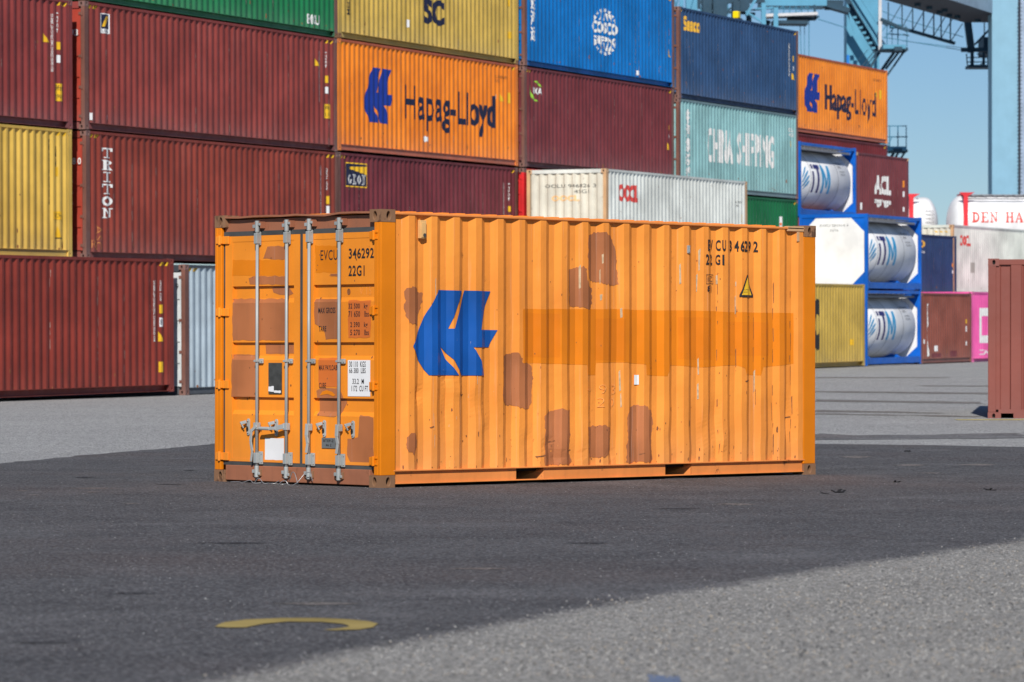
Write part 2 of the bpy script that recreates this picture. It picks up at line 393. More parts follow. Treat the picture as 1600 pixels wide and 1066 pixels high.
    for k in range(int((L-.5)/.209)):                         # shallow die-pressed roof corrugations
        xx = .25+k*.209; mb.box(xx, .12, H-.02, xx+.09, W-.12, H-.006)
    mb.build('roof', wall, T)
    mb = MB(); mb.box(.1, .12, .12, L-.1, W-.12, .15); mb.build('floor', M_DARK, T)
    # far end (front wall), corrugated
    def endwall(x, sg, mat):
        ce = Corr(.1, W-.1, .30, .252, .045); mb = MB(); P = ce.pts()
        for (a, d0), (b, d1) in zip(P, P[1:]):
            mb.quad((x+sg*(d0+.012), a, .17), (x+sg*(d1+.012), b, .17), (x+sg*(d1+.012), b, H-.10), (x+sg*(d0+.012), a, H-.10))
        ew = mb.build('end_wall', mat, T, fix=False)
        for q in ((.015, .165), (H-.115, H-.008)):
            mb = MB(); xs = sorted((x+sg*.004, x+sg*.07)); mb.box(xs[0], .163, q[0], xs[1], W-.163, q[1]); mb.build('end_rail', railm, T)
        return ew, ce
    endwall(L, -1, wall)
    if endtype == 'wall':
        ew, ce = endwall(0, 1, endm)
        for i, (kind, mat, shapes) in enumerate(enddeco):
            d = MB(); V, F = decal_geo(shapes, lambda u, v: (ce.y(u)+.012-.004-.0004*i, u, v), ce.br); d.add(V, F); d.build(kind, mat, ew, fix=False)
    elif endtype == 'doors':
        mb = MB(); mb.box(.012, .163, H-.16, .08, W-.163, H-.012); mb.build('door_header', railm, T)
        mb = MB(); mb.box(.012, .163, .015, .08, W-.163, .165); mb.build('door_sill', railm, T)
        for (y0, y1) in ((.115, 1.205), (1.233, 2.323)):
            mb = MB(); zz = [.19]+[z for c in (.55, 1.02, 1.49, 1.96) for z in (c, c+.002, c+.13, c+.16)]+[H-.18]
            xx = [.02]+[v for c in range(4) for v in (.02, .048, .048, .02)]+[.02]
            for i in range(len(zz)-1): mb.quad((xx[i], y0+.03, zz[i]), (xx[i], y1-.03, zz[i]), (xx[i+1], y1-.03, zz[i+1]), (xx[i+1], y0+.03, zz[i+1]))
            mb.box(.014, y0, .185, .06, y0+.03, H-.175); mb.box(.014, y1-.03, .185, .06, y1, H-.175)
            dr = mb.build('door', endm, T)
            mb = MB(); mb.box(.055, y0-.02, .17, .07, y1+.02, H-.16); mb.build('door_seal', M_SEAL, dr)
            for q in (.28, .75):
                yy = y0+(y1-y0)*q; mb = MB(); mb.cyl((-.012, yy, .06), (-.012, yy, H-.06), .017, 8)
                for z in (.25, 1.2, H-.25): mb.box(-.03, yy-.04, z-.04, .014, yy+.04, z+.04)
                mb.build('locking_rod', endm if endm not in (None,) else M_GALV, dr)
            oy = .07 if y0 < 1 else W-.07
            for z in (.30, .95, 1.65, H-.28):
                mb = MB(); mb.box(-.004, min(oy, oy+(.09 if y0 < 1 else -.09)), z-.03, .012, max(oy, oy+(.09 if y0 < 1 else -.09)), z+.03); mb.cyl((-.01, oy, z-.05), (-.01, oy, z+.05), .014, 8); mb.build('hinge', frame, dr)
            if y0 < 1:
                for i, (kind, mat, shapes) in enumerate(doordeco):
                    d = MB(); V, F = decal_geo(shapes, lambda u, v: (.0125-.0005*i, u, v)); d.add(V, F); d.build(kind, mat, dr, fix=False)
    return T
#@@ORANGE
# ============================================================ the orange container in front
OR = (.87, .290, .044)
M_OR = paint('weathered_orange_paint', OR, spec=.2, rust=.30, streak=.30, chips=.22, chipcol=(.50, .40, .30), rough=.5, dust=.5, dustcol=(.72, .33, .14), stripes=.30, bump=.25, rustcol=(.16, .05, .02))
M_OR2 = paint('fresh_orange_paint', (.74, .21, .005), spec=.2, rust=.12, streak=.12, rough=.4, bump=.1)
M_OR3 = paint('door_orange_paint', (.84, .270, .022), spec=.2, rust=.22, streak=.2, rough=.45, dust=.25, dustcol=(.68, .28, .1), bump=.12)
M_ORR = paint('orange_rail_paint', (.74, .25, .06), rust=.42, streak=.4, rough=.6, chips=.5, chipcol=(.42, .22, .12), dust=0, bump=.3)
M_PRIM = paint('rust_primer_patch', (.43, .145, .050), rust=.1, streak=.5, rough=.65, bump=.15, chips=.3, chipcol=(.60, .25, .07), stripes=.35, fade=.3)
M_BAND = paint('orange_overpaint_band', (.74, .205, .003), rust=.05, streak=.12, rough=.38, bump=.05)
M_RED = paint('red_orange_overpaint', (.66, .16, .025), rust=.05, streak=.1, rough=.4)
M_HEAD = paint('faded_rusty_header', (.33, .125, .065), rust=.45, streak=.5, rough=.65, chips=.35, chipcol=(.45, .26, .17), bump=.3)
SIDE_PATCH = {
  'a':[(0.318,1.845),(0.393,1.874),(0.479,1.861),(0.488,1.826),(0.555,1.820),(0.546,1.750),(0.508,1.637),(0.480,1.517),(0.413,1.531),(0.347,1.544),(0.309,1.691)],
  'b':[(2.718,2.411),(2.869,2.446),(2.985,2.436),(3.066,2.394),(3.120,2.307),(3.138,2.156),(3.156,2.017),(3.165,1.942),(3.022,1.927),(2.897,1.950),(2.800,1.954),(2.728,2.00),(2.71,2.210)],
  'c':[(2.473,2.079),(2.648,2.105),(2.705,2.095),(2.71,1.952),(2.794,1.894),(2.794,1.762),(2.763,1.695),(2.494,1.714),(2.477,1.890)],
  'd':[(1.586,1.227),(1.771,1.269),(1.810,1.220),(1.835,1.165),(1.974,1.151),(2.003,1.026),(1.984,0.776),(1.936,0.714),(1.820,0.736),(1.610,0.758),(1.575,0.820)],
  'e':[(2.126,0.649),(2.227,0.697),(2.345,0.717),(2.482,0.702),(2.499,0.463),(2.483,0.295),(2.533,0.210),(2.484,0.172),(2.121,0.179),(2.140,0.426)],
  'f':[(2.717,0.531),(2.920,0.557),(3.031,0.534),(3.051,0.428),(3.042,0.258),(2.881,0.239),(2.761,0.241),(2.751,0.347),(2.731,0.489)],
  'g':[(3.264,0.653),(3.304,0.723),(3.437,0.751),(3.529,0.729),(3.642,0.678),(3.657,0.577),(3.637,0.334),(3.654,0.204),(3.612,0.173),(3.244,0.180),(3.274,0.410)],
  'h':[(0.338,0.465),(0.383,0.512),(0.446,0.518),(0.474,0.410),(0.441,0.309),(0.365,0.330),(0.334,0.398)]}
BAND = [(1.834,1.682),(2.907,1.693),(4.081,1.689),(5.742,1.676),(5.743,1.152),(5.255,1.121),(5.223,1.040),(5.005,1.040),(4.983,1.107),(4.875,1.143),(4.341,1.122),(3.889,1.136),(3.838,1.036),(3.538,1.043),(3.528,1.151),(3.262,1.165),(2.859,1.165),(2.855,1.045),(2.715,1.045),(2.709,1.144),(1.838,1.165)]
def spots(seed, n, x0, x1, z0, z1, smin, smax, tall=2.2):
    rr = random.Random(seed); out = []
    for _ in range(n):
        x = rr.uniform(x0, x1); z = z0+(z1-z0)*rr.random()**1.8; s_ = rr.uniform(smin, smax); t = rr.uniform(.6, tall); k = rr.randint(5, 8)
        out.append([(x+s_*math.cos(6.283*i/k)*rr.uniform(.5, 1.1), z+s_*t*math.sin(6.283*i/k)*rr.uniform(.5, 1.1)) for i in range(k)])
    return out
def worn(seed, xs, z0, z1, wd):    # narrow vertical scuffs on the ridges of the wall
    rr = random.Random(seed); out = []
    for x in xs:
        z = z0+rr.uniform(-.1, .2)
        while z < z1:
            h = rr.uniform(.03, .25)
            if rr.random() < .6:
                a = x+rr.uniform(-.015, .02); out.append([(a, z), (a+wd*rr.uniform(.3, 1), z+.01), (a+wd*rr.uniform(.3, 1), z+h), (a-.003, z+h*.9)])
            z += h+rr.uniform(.01, .1)
    return out
rid = [.385+.279*k for k in range(20)]
M_SCUFF = plain('grey_scuff', (.50, .36, .22), .6, var=.25, sc=30)
M_SPOT = plain('rust_spot', (.22, .085, .035), .8, var=.4, sc=30)
sdeco = [('patch', M_BAND, [jag(BAND, .004, .15, 3)])]
M_BAND2 = paint('orange_overpaint_second_coat', (.70, .185, .003), rust=.05, streak=.1, rough=.38, bump=.05)
sdeco += [('patch', M_BAND2, [jag(q, .004, .1, 8) for q in (rectp(1.86, 1.22, 2.34, 1.64), rectp(2.85, 1.19, 3.24, 1.60), rectp(4.02, 1.20, 4.52, 1.62), rectp(4.70, 1.24, 5.38, 1.58))])]
sdeco += [('patch', M_PRIM, [jag(jag(p, .008, .05, i+5), .009, .018, i+9) for i, (k, p) in enumerate(SIDE_PATCH.items())])]
sdeco += [('patch', M_SPOT, spots(4, 150, .25, 5.8, .17, 2.4, .002, .007, 3.5)+spots(5, 34, .3, 5.8, .18, .75, .006, .013, 3.6)+[[(x, z), (x+w_, z+.012), (x+w_*1.1, z+.004), (x+.01, z-.012)] for x, z, w_ in ((2.02, .262, .12), (2.20, .40, .09), (2.45, .31, .06), (5.60, .60, .10), (4.98, .98, .07), (1.02, .86, .05), (3.45, .26, .06), (.62, .56, .05))]+worn(9, [r_+.02 for r_ in rid if r_ > 4.5], .2, 1.9, .008))]
sdeco += [('patch', M_SCUFF, worn(2, [rid[i] for i in (8, 9, 10, 11, 13, 14, 15, 16)], 1.7, 2.2, .022)+worn(3, [rid[i] for i in (10, 14, 15, 17)], .75, 1.1, .02)+worn(6, [.66, .68, 1.215], .9, 1.75, .010)+worn(16, [.675, .95], .35, .9, .006))]
M_CHALK = plain('pale_chalk', (.87, .36, .10), .8)
sdeco += [('logo', M_BLUELOGO, [LOGO_H]),
          ('lettering', M_BLACK, [q for ch, px_ in zip('EVCU346292', (737, 764, 808, 838, 896, 938, 968, 990, 1030, 1071)) for q in fit_text(ch, 4.416+(px_-737)*.002154, 2.30, 4.416+(px_-737)*.002154+.050, 2.41, .022)]+[q for ch, px_ in zip('22G1', (723, 760, 806, 838)) for q in fit_text(ch, 4.416+(px_-737)*.002154, 2.158, 4.416+(px_-737)*.002154+(.05 if ch != '1' else .025), 2.262, .022)]+fit_text('81', 4.409, 1.885, 4.504, 1.944, .02, spacing=1.2)+fit_text('iC', 4.41, 1.985, 4.515, 2.04)+
           [rectp(4.391, 1.964, 4.53, 1.969), rectp(4.391, 2.054, 4.53, 2.059), rectp(4.391, 1.969, 4.396, 2.054), rectp(4.525, 1.969, 4.53, 2.054), rectp(4.445, 1.969, 4.449, 2.054)]),
          ('warning_sticker', M_BLACK, [[(4.90, 1.837), (5.13, 1.837), (5.13, 1.855), (5.015, 2.065), (5.0, 2.065), (4.90, 1.855)]]),
          ('warning_sticker', M_YEL, [[(4.925, 1.857), (5.105, 1.857), (5.009, 2.04)]]),
          ('lettering', M_BLACK, fit_text('SUPER', 4.945, 1.905, 5.035, 1.917)+fit_text('HEAVY', 4.945, 1.880, 5.025, 1.892)),
          ('sticker', M_LABEL, [rectp(3.385, .948, 3.445, 1.044)]),
          ('chalk_mark', M_CHALK, fit_text('+ 9 3', 2.70, .86, 3.12, .95, -.03)+fit_text('1 2 0', 2.74, .73, 3.10, .82, -.03)+fit_text('111', .84, .02+.16, .93, .08+.16, -.02)),
          ('sticker', M_STAMP, [rectp(.486, 2.318, .52, 2.515)])]
M_FG = Matrix.Identity(4)
FG = container(M_FG, 6.058, 2.591, 'weathered orange container with blue emblem and brown primer patches, alone on the dark asphalt', M_OR, frame=M_OR2, railm=M_ORR, rail='flat', deco=sdeco,
               detail={'toprail': M_ORR, 'post': M_OR2}, castm=M_RUST, fork=True, endtype=None, group=None, post=.185, c0=.463, pitch=.279)
H = 2.591; W = 2.438
# bent lip over the doors, header, sill
mb = MB(); pts = [(.163+i*(W-.326)/10, H-.012-(.012 if i in (3, 4) else 0)-(.006 if i % 3 == 0 else 0)) for i in range(11)]
for (a, za), (b, zb) in zip(pts, pts[1:]): mb.hexa([(-.004, a, za-.018), (.16, a, za-.018), (.16, b, zb-.018), (-.004, b, zb-.018), (-.004, a, za), (.16, a, za), (.16, b, zb), (-.004, b, zb)])
mb.build('roof_edge', M_HEAD, FG)
mb = MB(); mb.box(.045, .105, 2.425, .12, 2.333, 2.545); hd = mb.build('door_header', M_HEAD, FG, bevel=.004)
mb = MB(); mb.box(.010, .163, .022, .10, W-.163, .168); sl_ = mb.build('door_sill', M_HEAD, FG, bevel=.006)
mb = MB(); mb.box(.1, .1, .2, .12, W-.1, 2.5); mb.build('door_seal', M_SEAL, FG)
GR = [(.691, .830), (1.217, 1.356), (1.766, 1.899)]
XD = .030                                                    # outer plane of the door panels
def zprof(grs=GR):
    Z = [.206]; X = [XD]
    for a, b in grs: Z += [a-.03, a+.012, b-.001, b]; X += [XD, XD+.028, XD+.028, XD]
    return Z+[2.384], X+[XD]
ZP, XP = zprof()
def dx(u, v): return float(np.interp(v, ZP, XP))
def inner(u, lo, hi): return lo < u < hi
DOOR_PATCH = {
  'D1':[(1.733,2.164),(1.677,2.278),(1.394,2.275),(1.393,2.150),(1.565,2.146)],
  'D3':[(1.958,1.979),(1.878,1.993),(1.393,1.989),(1.393,1.907),(1.754,1.911),(1.935,1.921)],
  'D4':[(1.642,1.885),(1.386,1.885),(1.319,1.827),(1.386,1.806),(1.519,1.808),(1.608,1.838)],
  'D5':[(2.196,1.779),(1.390,1.773),(1.389,1.377),(2.195,1.378)],
  'D6':[(1.730,1.344),(1.285,1.343),(1.284,1.248),(1.718,1.247)],
  'D7':[(2.206,1.236),(1.817,1.236),(1.816,0.830),(2.204,0.826)],
  'R2':[(0.985,1.762),(0.618,1.762),(0.617,1.382),(0.815,1.383),(0.83,1.44),(0.86,1.49),(0.975,1.53)],
  'R4':[(0.945,0.903),(0.861,0.926),(0.617,0.926),(0.530,0.785),(0.592,0.717),(0.622,0.676),(0.695,0.648),(0.954,0.665),(0.923,0.726)],
  'R5':[(0.326,0.676),(0.20,0.67),(0.135,0.655),(0.135,0.215),(0.446,0.215),(0.508,0.299),(0.498,0.454),(0.345,0.464)],
  'R7':[(0.752,2.002),(0.645,2.000),(0.644,1.975),(0.752,1.973)]}
DOOR_ORANGE = [[(2.198,2.157),(1.393,2.143),(1.393,1.992),(1.676,1.996),(2.197,2.004)], [(0.970,2.271),(0.620,2.264),(0.619,2.007),(0.795,2.017),(0.958,2.012)]]
DOOR_RED = [[(0.914,1.210),(0.618,1.210),(0.617,0.933),(0.913,0.931)], [(0.494,1.748),(0.176,1.744),(0.175,1.398),(0.493,1.399)]]
for di, (y0, y1) in enumerate(((.106, 1.147), (1.196, 2.306))):
    a, b = (.122, .990) if di == 0 else (1.275, 2.196)
    mb = MB()
    for i in range(len(ZP)-1):
        mb.quad((XP[i], a, ZP[i]), (XP[i], b, ZP[i]), (XP[i+1], b, ZP[i+1]), (XP[i+1], a, ZP[i+1]))
    mb.box(XD-.003, y0, .205, XD+.04, a, 2.385); mb.box(XD-.003, b, .205, XD+.04, y1, 2.385)
    mb.box(XD-.0035, a, 2.33, XD+.002, b, 2.3845); mb.box(XD-.0035, a, .2055, XD+.002, b, .235)
    mats = [M_OR3]; lo, hi = (0, 1.16) if di == 0 else (1.17, 2.4)
    def put(polys, mat, eps, sd):
        mats.append(mat)
        P = [jag(p, .006, .05, sd+i) for i, p in enumerate(polys) if lo < p[0][0] < hi]
        V, F = decal_geo(P, lambda u, v: ((dx(u, v) if a < u < b else XD-.003)-eps, u, v), (a-.0001, a+.0001, b-.0001, b+.0001), ZP); mb.add(V, F, len(mats)-1)
    put(DOOR_ORANGE, M_OR2, .0012, 1); put(list(DOOR_PATCH.values()), M_PRIM, .0020, 30); put(DOOR_RED, M_RED, .0026, 70)
    rr_ = random.Random(5+di); sp = []
    for _ in range(26):
        uu = rr_.uniform(a+.03, b-.03); vv = rr_.uniform(.27, 2.3); s_ = rr_.uniform(.003, .010); sp.append([(uu+s_*math.cos(k*1.05), vv+s_*1.3*math.sin(k*1.05)) for k in range(6)])
    mats.append(M_SPOT); V, F = decal_geo(sp, lambda u, v: (dx(u, v)-.0031, u, v), (), ZP); mb.add(V, F, len(mats)-1)
    dr = mb.build('door', mats, FG, fix=False)
    mb = MB(); g = .012
    mb.box(XD+.006, y0-.022, .17, XD+.03, y0, 2.43); mb.box(XD+.006, y1, .17, XD+.03, y1+(.022 if di == 0 else .045), 2.43)
    mb.box(XD+.0002, y0, .168, XD+.035, y1, .2045); mb.box(XD, y0, 2.3855, XD+.03, y1, 2.43)
    mb.build('door_seal', M_SEAL, dr)
    Dm = lambda u, v: (dx(u, v)-.0042, u, v)
    def dd(nm, mat, shapes, eps=.0042):
        d = MB(); V, F = decal_geo(shapes, lambda u, v: (dx(u, v)-eps, u, v), (), ZP); d.add(V, F); return d.build(nm, mat, dr, fix=False)
    def dt(t, u0, u1, v0, v1, bold=.018, sp_=1.1): return [[(u0+u1-p[0], p[1]) for p in q] for q in fit_text(t, u1, v0, u0, v1, bold, spacing=sp_)]
    if di == 0:
        dd('lettering', M_BLACK, dt('EVCU', .889, .645, 2.131, 2.226, .0)+dt('346292', .485, .131, 2.138, 2.235)+dt('22G1', .488, .261, 1.975, 2.074)+
           dt('32 500   kg', .487, .218, 1.655, 1.719)+dt('71 650   lbs', .487, .201, 1.592, 1.648)+dt('2 390   kg', .461, .217, 1.482, 1.545)+dt('5 270   lbs', .461, .200, 1.420, 1.474)+
           dt('MAX GROSS', .920, .673, 1.630, 1.684)+dt('TARE', .913, .804, 1.459, 1.510)+dt('MAX PAYLOAD', .908, .645, 1.091, 1.142)+dt('CUBE', .907, .807, .921, .974))
        dd('white_label', M_LABEL, [rectp(.178, .850, .495, 1.188)], .0036)
        dd('lettering', M_BLACK, dt('30 110  KGS', .474, .242, 1.123, 1.177)+dt('66 380  LBS', .474, .242, 1.065, 1.116)+dt('33.2  M', .429, .266, .964, 1.015)+dt('1172  CU FT', .443, .209, .896, .950))
        pl = MB(); pl.box(XD-.010, .663, .358, XD-.001, .860, .455); p_ = pl.build('data_plate', plain('grey_plate', (.20, .21, .21), .4, .4), dr)
        d = MB(); V, F = decal_geo(dt('BTEP-2', .835, .69, .415, .44)+dt('46 2', .80, .72, .375, .398), lambda u, v: (XD-.0115, u, v)); d.add(V, F); d.build('lettering', M_BLACK, p_, fix=False)
        dd('chalk_mark', M_CHALK, dt('V.15', .36, .20, 1.80, 1.87, -.03))
        dd('round_stamp', M_SPOT, ring(.515, 1.83, .024, .03, .55, n=12)+[rectp(.505, 1.82, .525, 1.84)])
        dd('paint_smear', M_OR2, [[(.90, .83+.02), (.86, .89), (.80, .905), (.72, .89), (.67, .86), (.70, .845), (.78, .868), (.84, .862)]], .0046)
    else:
        dd('white_label', M_LABEL, [jag(rectp(1.417, .230, 1.700, .438), .002, .05, 3)], .0036)
        pl = MB(); pl.box(XD-.009, 1.451, .862, XD-.001, 1.644, 1.160); p_ = pl.build('data_plate', plain('dark_plate', (.075, .075, .07), .45, .3, var=.3, sc=15), dr)
        d = MB(); V, F = decal_geo([jag(rectp(1.56, .885, 1.64, .935), .004, .02, 4), jag(rectp(1.455, .872, 1.56, .895), .004, .02, 6)], lambda u, v: (XD-.0105, u, v)); d.add(V, F); d.build('label_scrap', M_LABEL, p_, fix=False)
    rods = (.579, 1.012) if di == 0 else (1.340, 1.777)
    XR = -.012
    for ri, yr in enumerate(rods):
        mb = MB(); mb.cyl((XR, yr, .09), (XR, yr, 2.50), .0155, 14); rod = mb.build('locking_rod', M_GALV, dr, smooth=True)
        for z0, z1, wd, yo in ((2.292, 2.420, .038, .012), (1.155, 1.200, .045, -.022), (.185, .308, .040, -.022)):
            mb = MB()
            mb.box(XR+.018, yr+yo-wd*.85, z0, XD-.006, yr+yo+wd*.85, z1); mb.box(XR-.024, yr-.021, z0+.012, XR+.0175, yr+.024, z1-.012)
            for bz in (z0+.02, z1-.02):
                for by in (-.03, .03): mb.cyl((XR+.008, yr+yo+by, bz), (XR+.02, yr+yo+by, bz), .006, 6)
            mb.build('rod_bracket', M_GALV, rod, bevel=.003)
        for zc, sg, par in ((2.470, 1, hd), (.115, -1, sl_)):
            mb = MB()
            mb.cyl((XR, yr, zc-.055), (XR, yr, zc+.055), .023, 10); mb.box(XR-.02, yr-.012, zc-.015, XR+.05, yr+.05, zc+.018); mb.box(XR-.012, yr-.05, zc+sg*.02-.012, XR+.03, yr+.01, zc+sg*.02+.014)
            mb.build('cam', M_GALV, rod, bevel=.004)
            mb = MB(); mb.box(-.012, yr-.055, zc+sg*.012-.03, (.045 if sg > 0 else .010), yr-.040, zc+sg*.012+.035); mb.box(-.012, yr+.040, zc+sg*.012-.03, (.045 if sg > 0 else .010), yr+.055, zc+sg*.012+.035)
            mb.box(-.014, yr-.04, zc+sg*.04-.006, (.045 if sg > 0 else .010), yr+.04, zc+sg*.04+.006)
            mb.build('cam_keeper', M_HEAD if sg > 0 else M_RUST, par, bevel=.003)
        # handle hub and handle
        mb = MB(); mb.box(XR-.022, yr-.028, .52, XR+.024, yr+.028, .585)
        if di == 0:
            mb.bar((XR-.03, yr-.012, .575), (XR-.036, yr-.010, .47), .042, .014); mb.bar((XR-.036, yr-.010, .47), (XR-.03, yr-.020, .40), .034, .014); mb.bar((XR-.03, yr-.020, .40), (XR-.034, yr-.006, .31), .030, .014)
        elif ri == 0:
            mb.bar((XR-.02, yr+.01, .555), (XR-.03, yr+.13, .535), .014, .046, upv=(0, 0, 1)); mb.bar((XR-.03, yr+.12, .535), (XR-.045, yr+.30, .530), .020, .030, upv=(0, 0, 1)); mb.cyl((XR-.04, yr+.20, .530), (XR-.05, yr+.34, .532), .017, 8)
        else:
            mb.bar((XR-.02, yr-.02, .555), (XR-.03, yr+.05, .50), .014, .03, upv=(0, 0, 1)); mb.bar((XR-.03, yr+.045, .52), (XR-.035, yr+.05, .40), .03, .012); mb.bar((XR-.035, yr+.05, .40), (XR-.03, yr+.032, .31), .03, .012); mb.bar((XR-.03, yr+.032, .31), (XR-.03, yr+.05, .21), .024, .012)
        mb.build('door_handle', M_GALV, rod, bevel=.003)
    # handle keepers bolted to the panel
    for yk in ((.415, .825) if di == 0 else (1.525, 1.945)):
        mb = MB(); mb.box(XD-.012, yk-.022, .48, XD-.0005, yk+.022, .60)
        mb.cyl((XD-.013, yk, .60), (XD-.0005, yk, .60), .0218, 12); mb.cyl((XD-.013, yk, .48), (XD-.0005, yk, .48), .0218, 12)
        mb.cyl((XD-.024, yk, .60), (XD-.012, yk, .60), .008, 8); mb.cyl((XD-.024, yk, .485), (XD-.012, yk, .485), .008, 8)
        mb.bar((XD-.03, yk+.005, .59), (XD-.055, yk+.062, .575), .012, .03); mb.bar((XD-.055, yk+.062, .585), (XD-.03, yk+.05, .53), .03, .012)
        mb.build('handle_keeper', M_GALV, dr, bevel=.003)
        d = MB(); V, F = decal_geo([[(yk+.012+.018*math.cos(k*.785), .52+.028*math.sin(k*.785)) for k in range(8)]], lambda u, v: (XD-.0135, u, v)); d.add(V, F); d.build('keeper_hole', M_DARK, dr, fix=False)
    for z in (2.350, 1.650, .948, .250):                      # hinges
        mb = MB()
        if di == 0:
            mb.box(XD-.022, .112, z-.038, XD-.0052, .205-.03, z+.038); mb.cyl((-.006, .098, z-.045), (-.006, .098, z+.045), .017, 10); mb.box(-.012, .098, z-.035, XD-.014, .125, z+.035); mb.box(-.007, .045, z-.040, .0018, .085, z-.020); mb.box(-.007, .045, z+.020, .0018, .085, z+.040)
        else:
            mb.box(XD-.022, W-.20, z-.038, XD-.0052, W-.112, z+.038); mb.cyl((-.006, W-.085, z-.045), (-.006, W-.085, z+.045), .017, 10); mb.box(-.012, W-.12, z-.035, XD-.014, W-.03, z+.035)
        mb.build('hinge', M_OR2 if di == 0 else M_OR3, dr, bevel=.004)
# pale inner edge of the far post, vent covers, dented tag
mb = MB(); mb.box(.018, W-.083, .2, .045, W-.045, 2.42); mb.build('post_liner', paint('faded_pink_paint', (.55, .27, .17), rust=.3, rough=.6), FG)
for (x0, x1, z0, z1) in ((.485, .56, 2.33, 2.50), (4.116, 4.150, 2.265, 2.345)):
    mb = MB(); mb.box(x0, -.010, z0, x1, .03, z1); mb.box(x0+.01, -.016, z0+.01, x1-.01, -.010, z1-.02); mb.build('vent_cover', plain('cream_plate', (.72, .42, .16), .5) if x0 < 1 else M_GALV, FG, bevel=.004)
mb = MB(); mb.cyl((.53, -.022, 2.36), (.53, -.0165, 2.36), .018, 10); mb.build('vent_hole_dark', M_SEAL, FG)  # dark disc stands in for the shade of the cover's hole
mb = MB(); mb.box(5.62, -.003, 2.525, 5.87, .05, 2.578); mb.box(5.76, -.0035, 2.42, 5.80, .004, 2.52); mb.build('bent_top_plate', paint('chipped_tan_paint', (.62, .36, .18), rust=.5, chips=.8, rough=.6, bump=.4), FG, bevel=.006)

#@@STACKS
# ============================================================ background stacks
PSI = R(22.273); SLP = .0118
P1, P0, P2 = 42.2537, 39.4931, 45.0143
def at(s, off, z): return wallframe(s, off, z, PSI, SLP)
def bp(name, rgb, k=1.0, **kw):
    c = C3(*rgb, k); kw.setdefault('dust', .45); kw.setdefault('dustcol', tuple(x*.6+.13 for x in c)); kw.setdefault('fade', .2); return paint(name, c, **kw)
K = .86
m_mar = bp('maroon_paint', (146, 63, 56), K, rust=.12, streak=.5, rough=.55, stripes=.18, seed=1)
m_mar2 = bp('maroon_paint_left', (146, 62, 58), K, rust=.1, streak=.4, rough=.5, seed=2)
m_tri = bp('brick_red_paint', (146, 62, 48), K, rust=.12, streak=.45, rough=.55, stripes=.12, seed=3)
m_brn = bp('oxide_brown_paint', (140, 54, 42), K, rust=.1, streak=.4, rough=.55, dust=.15, dustcol=(.3, .14, .12), seed=4)
m_uga = bp('dark_maroon_paint', (120, 50, 55), K, rust=.12, streak=.5, rough=.55, stripes=.15, seed=5)
m_geo = bp('wine_paint', (118, 48, 56), K, rust=.15, streak=.5, rough=.6, stripes=.22, seed=6)
m_acl = bp('faded_wine_paint', (124, 60, 64), K, rust=.1, streak=.4, seed=7)
m_dom = bp('door_red_paint', (176, 66, 50), K, rust=.1, streak=.3, seed=8)
m_yel = bp('mustard_paint', (226, 186, 84), .92, rust=.1, streak=.35, rough=.5, seed=9)
m_yel2 = bp('dull_mustard_paint', (206, 172, 82), .92, rust=.22, streak=.5, rough=.55, seed=10)
m_yel3 = bp('olive_mustard_paint', (196, 164, 76), .92, rust=.1, streak=.45, seed=11)
m_org = bp('bright_orange_paint', (250, 134, 32), .95, rust=.08, streak=.25, rough=.45, seed=12)
m_orgr = bp('orange_brown_rail', (196, 98, 62), .9, rust=.3, streak=.4, seed=13)
m_org2 = bp('clean_orange_paint', (250, 140, 40), .95, rust=.04, streak=.2, rough=.45, seed=14)
m_grn = bp('green_paint', (24, 128, 76), .85, rust=.15, streak=.5, rough=.5, seed=15)
m_grn2 = bp('deep_green_paint', (14, 108, 62), .85, rust=.06, streak=.3, seed=16)
m_blu = bp('ocean_blue_paint', (0, 112, 188), .9, dust=0, rust=.06, streak=.25, rough=.45, seed=17)
m_nav = bp('grey_navy_paint', (48, 84, 128), .78, rust=.4, streak=.6, rough=.6, seed=18, stripes=.15)
m_nav2 = bp('navy_paint', (42, 66, 108), .85, rust=.2, streak=.55, rough=.6, seed=19, stripes=.1)
m_tea = bp('pale_teal_paint', (142, 188, 190), .9, rust=.3, streak=.5, rough=.55, seed=20)
m_whi = bp('chalky_white_paint', (216, 220, 214), .95, rust=.25, streak=.2, rough=.6, seed=21)
m_whe = bp('cream_white_paint', (222, 218, 202), .85, rust=.35, streak=.35, seed=22)
m_tan = bp('rusty_tan_paint', (214, 172, 128), .85, rust=.6, streak=.5, seed=23, chips=.5)
m_sil = bp('pale_blue_grey_paint', (186, 202, 212), .85, rust=.18, streak=.3, rough=.5, seed=24)
m_sid = bp('reefer_white_paint', (214, 220, 222), .85, rust=.15, streak=.25, seed=25)
m_pst = bp('rust_brown_post', (132, 88, 76), .85, rust=.7, streak=.5, seed=26, chips=.3)
m_pnk = bp('magenta_paint', (240, 96, 168), 1.0, rust=.04, streak=.2, seed=27)
m_brd = bp('dusty_brown_paint', (142, 80, 66), .88, rust=.1, streak=.35, seed=28)
m_rgt = bp('dusty_oxide_paint', (148, 80, 68), .72, dust=.15, rust=.03, streak=.3, rough=.55, seed=29, fade=.1)
m_red = bp('signal_red_paint', (214, 40, 44), .9, rust=.05, streak=.2, seed=30)

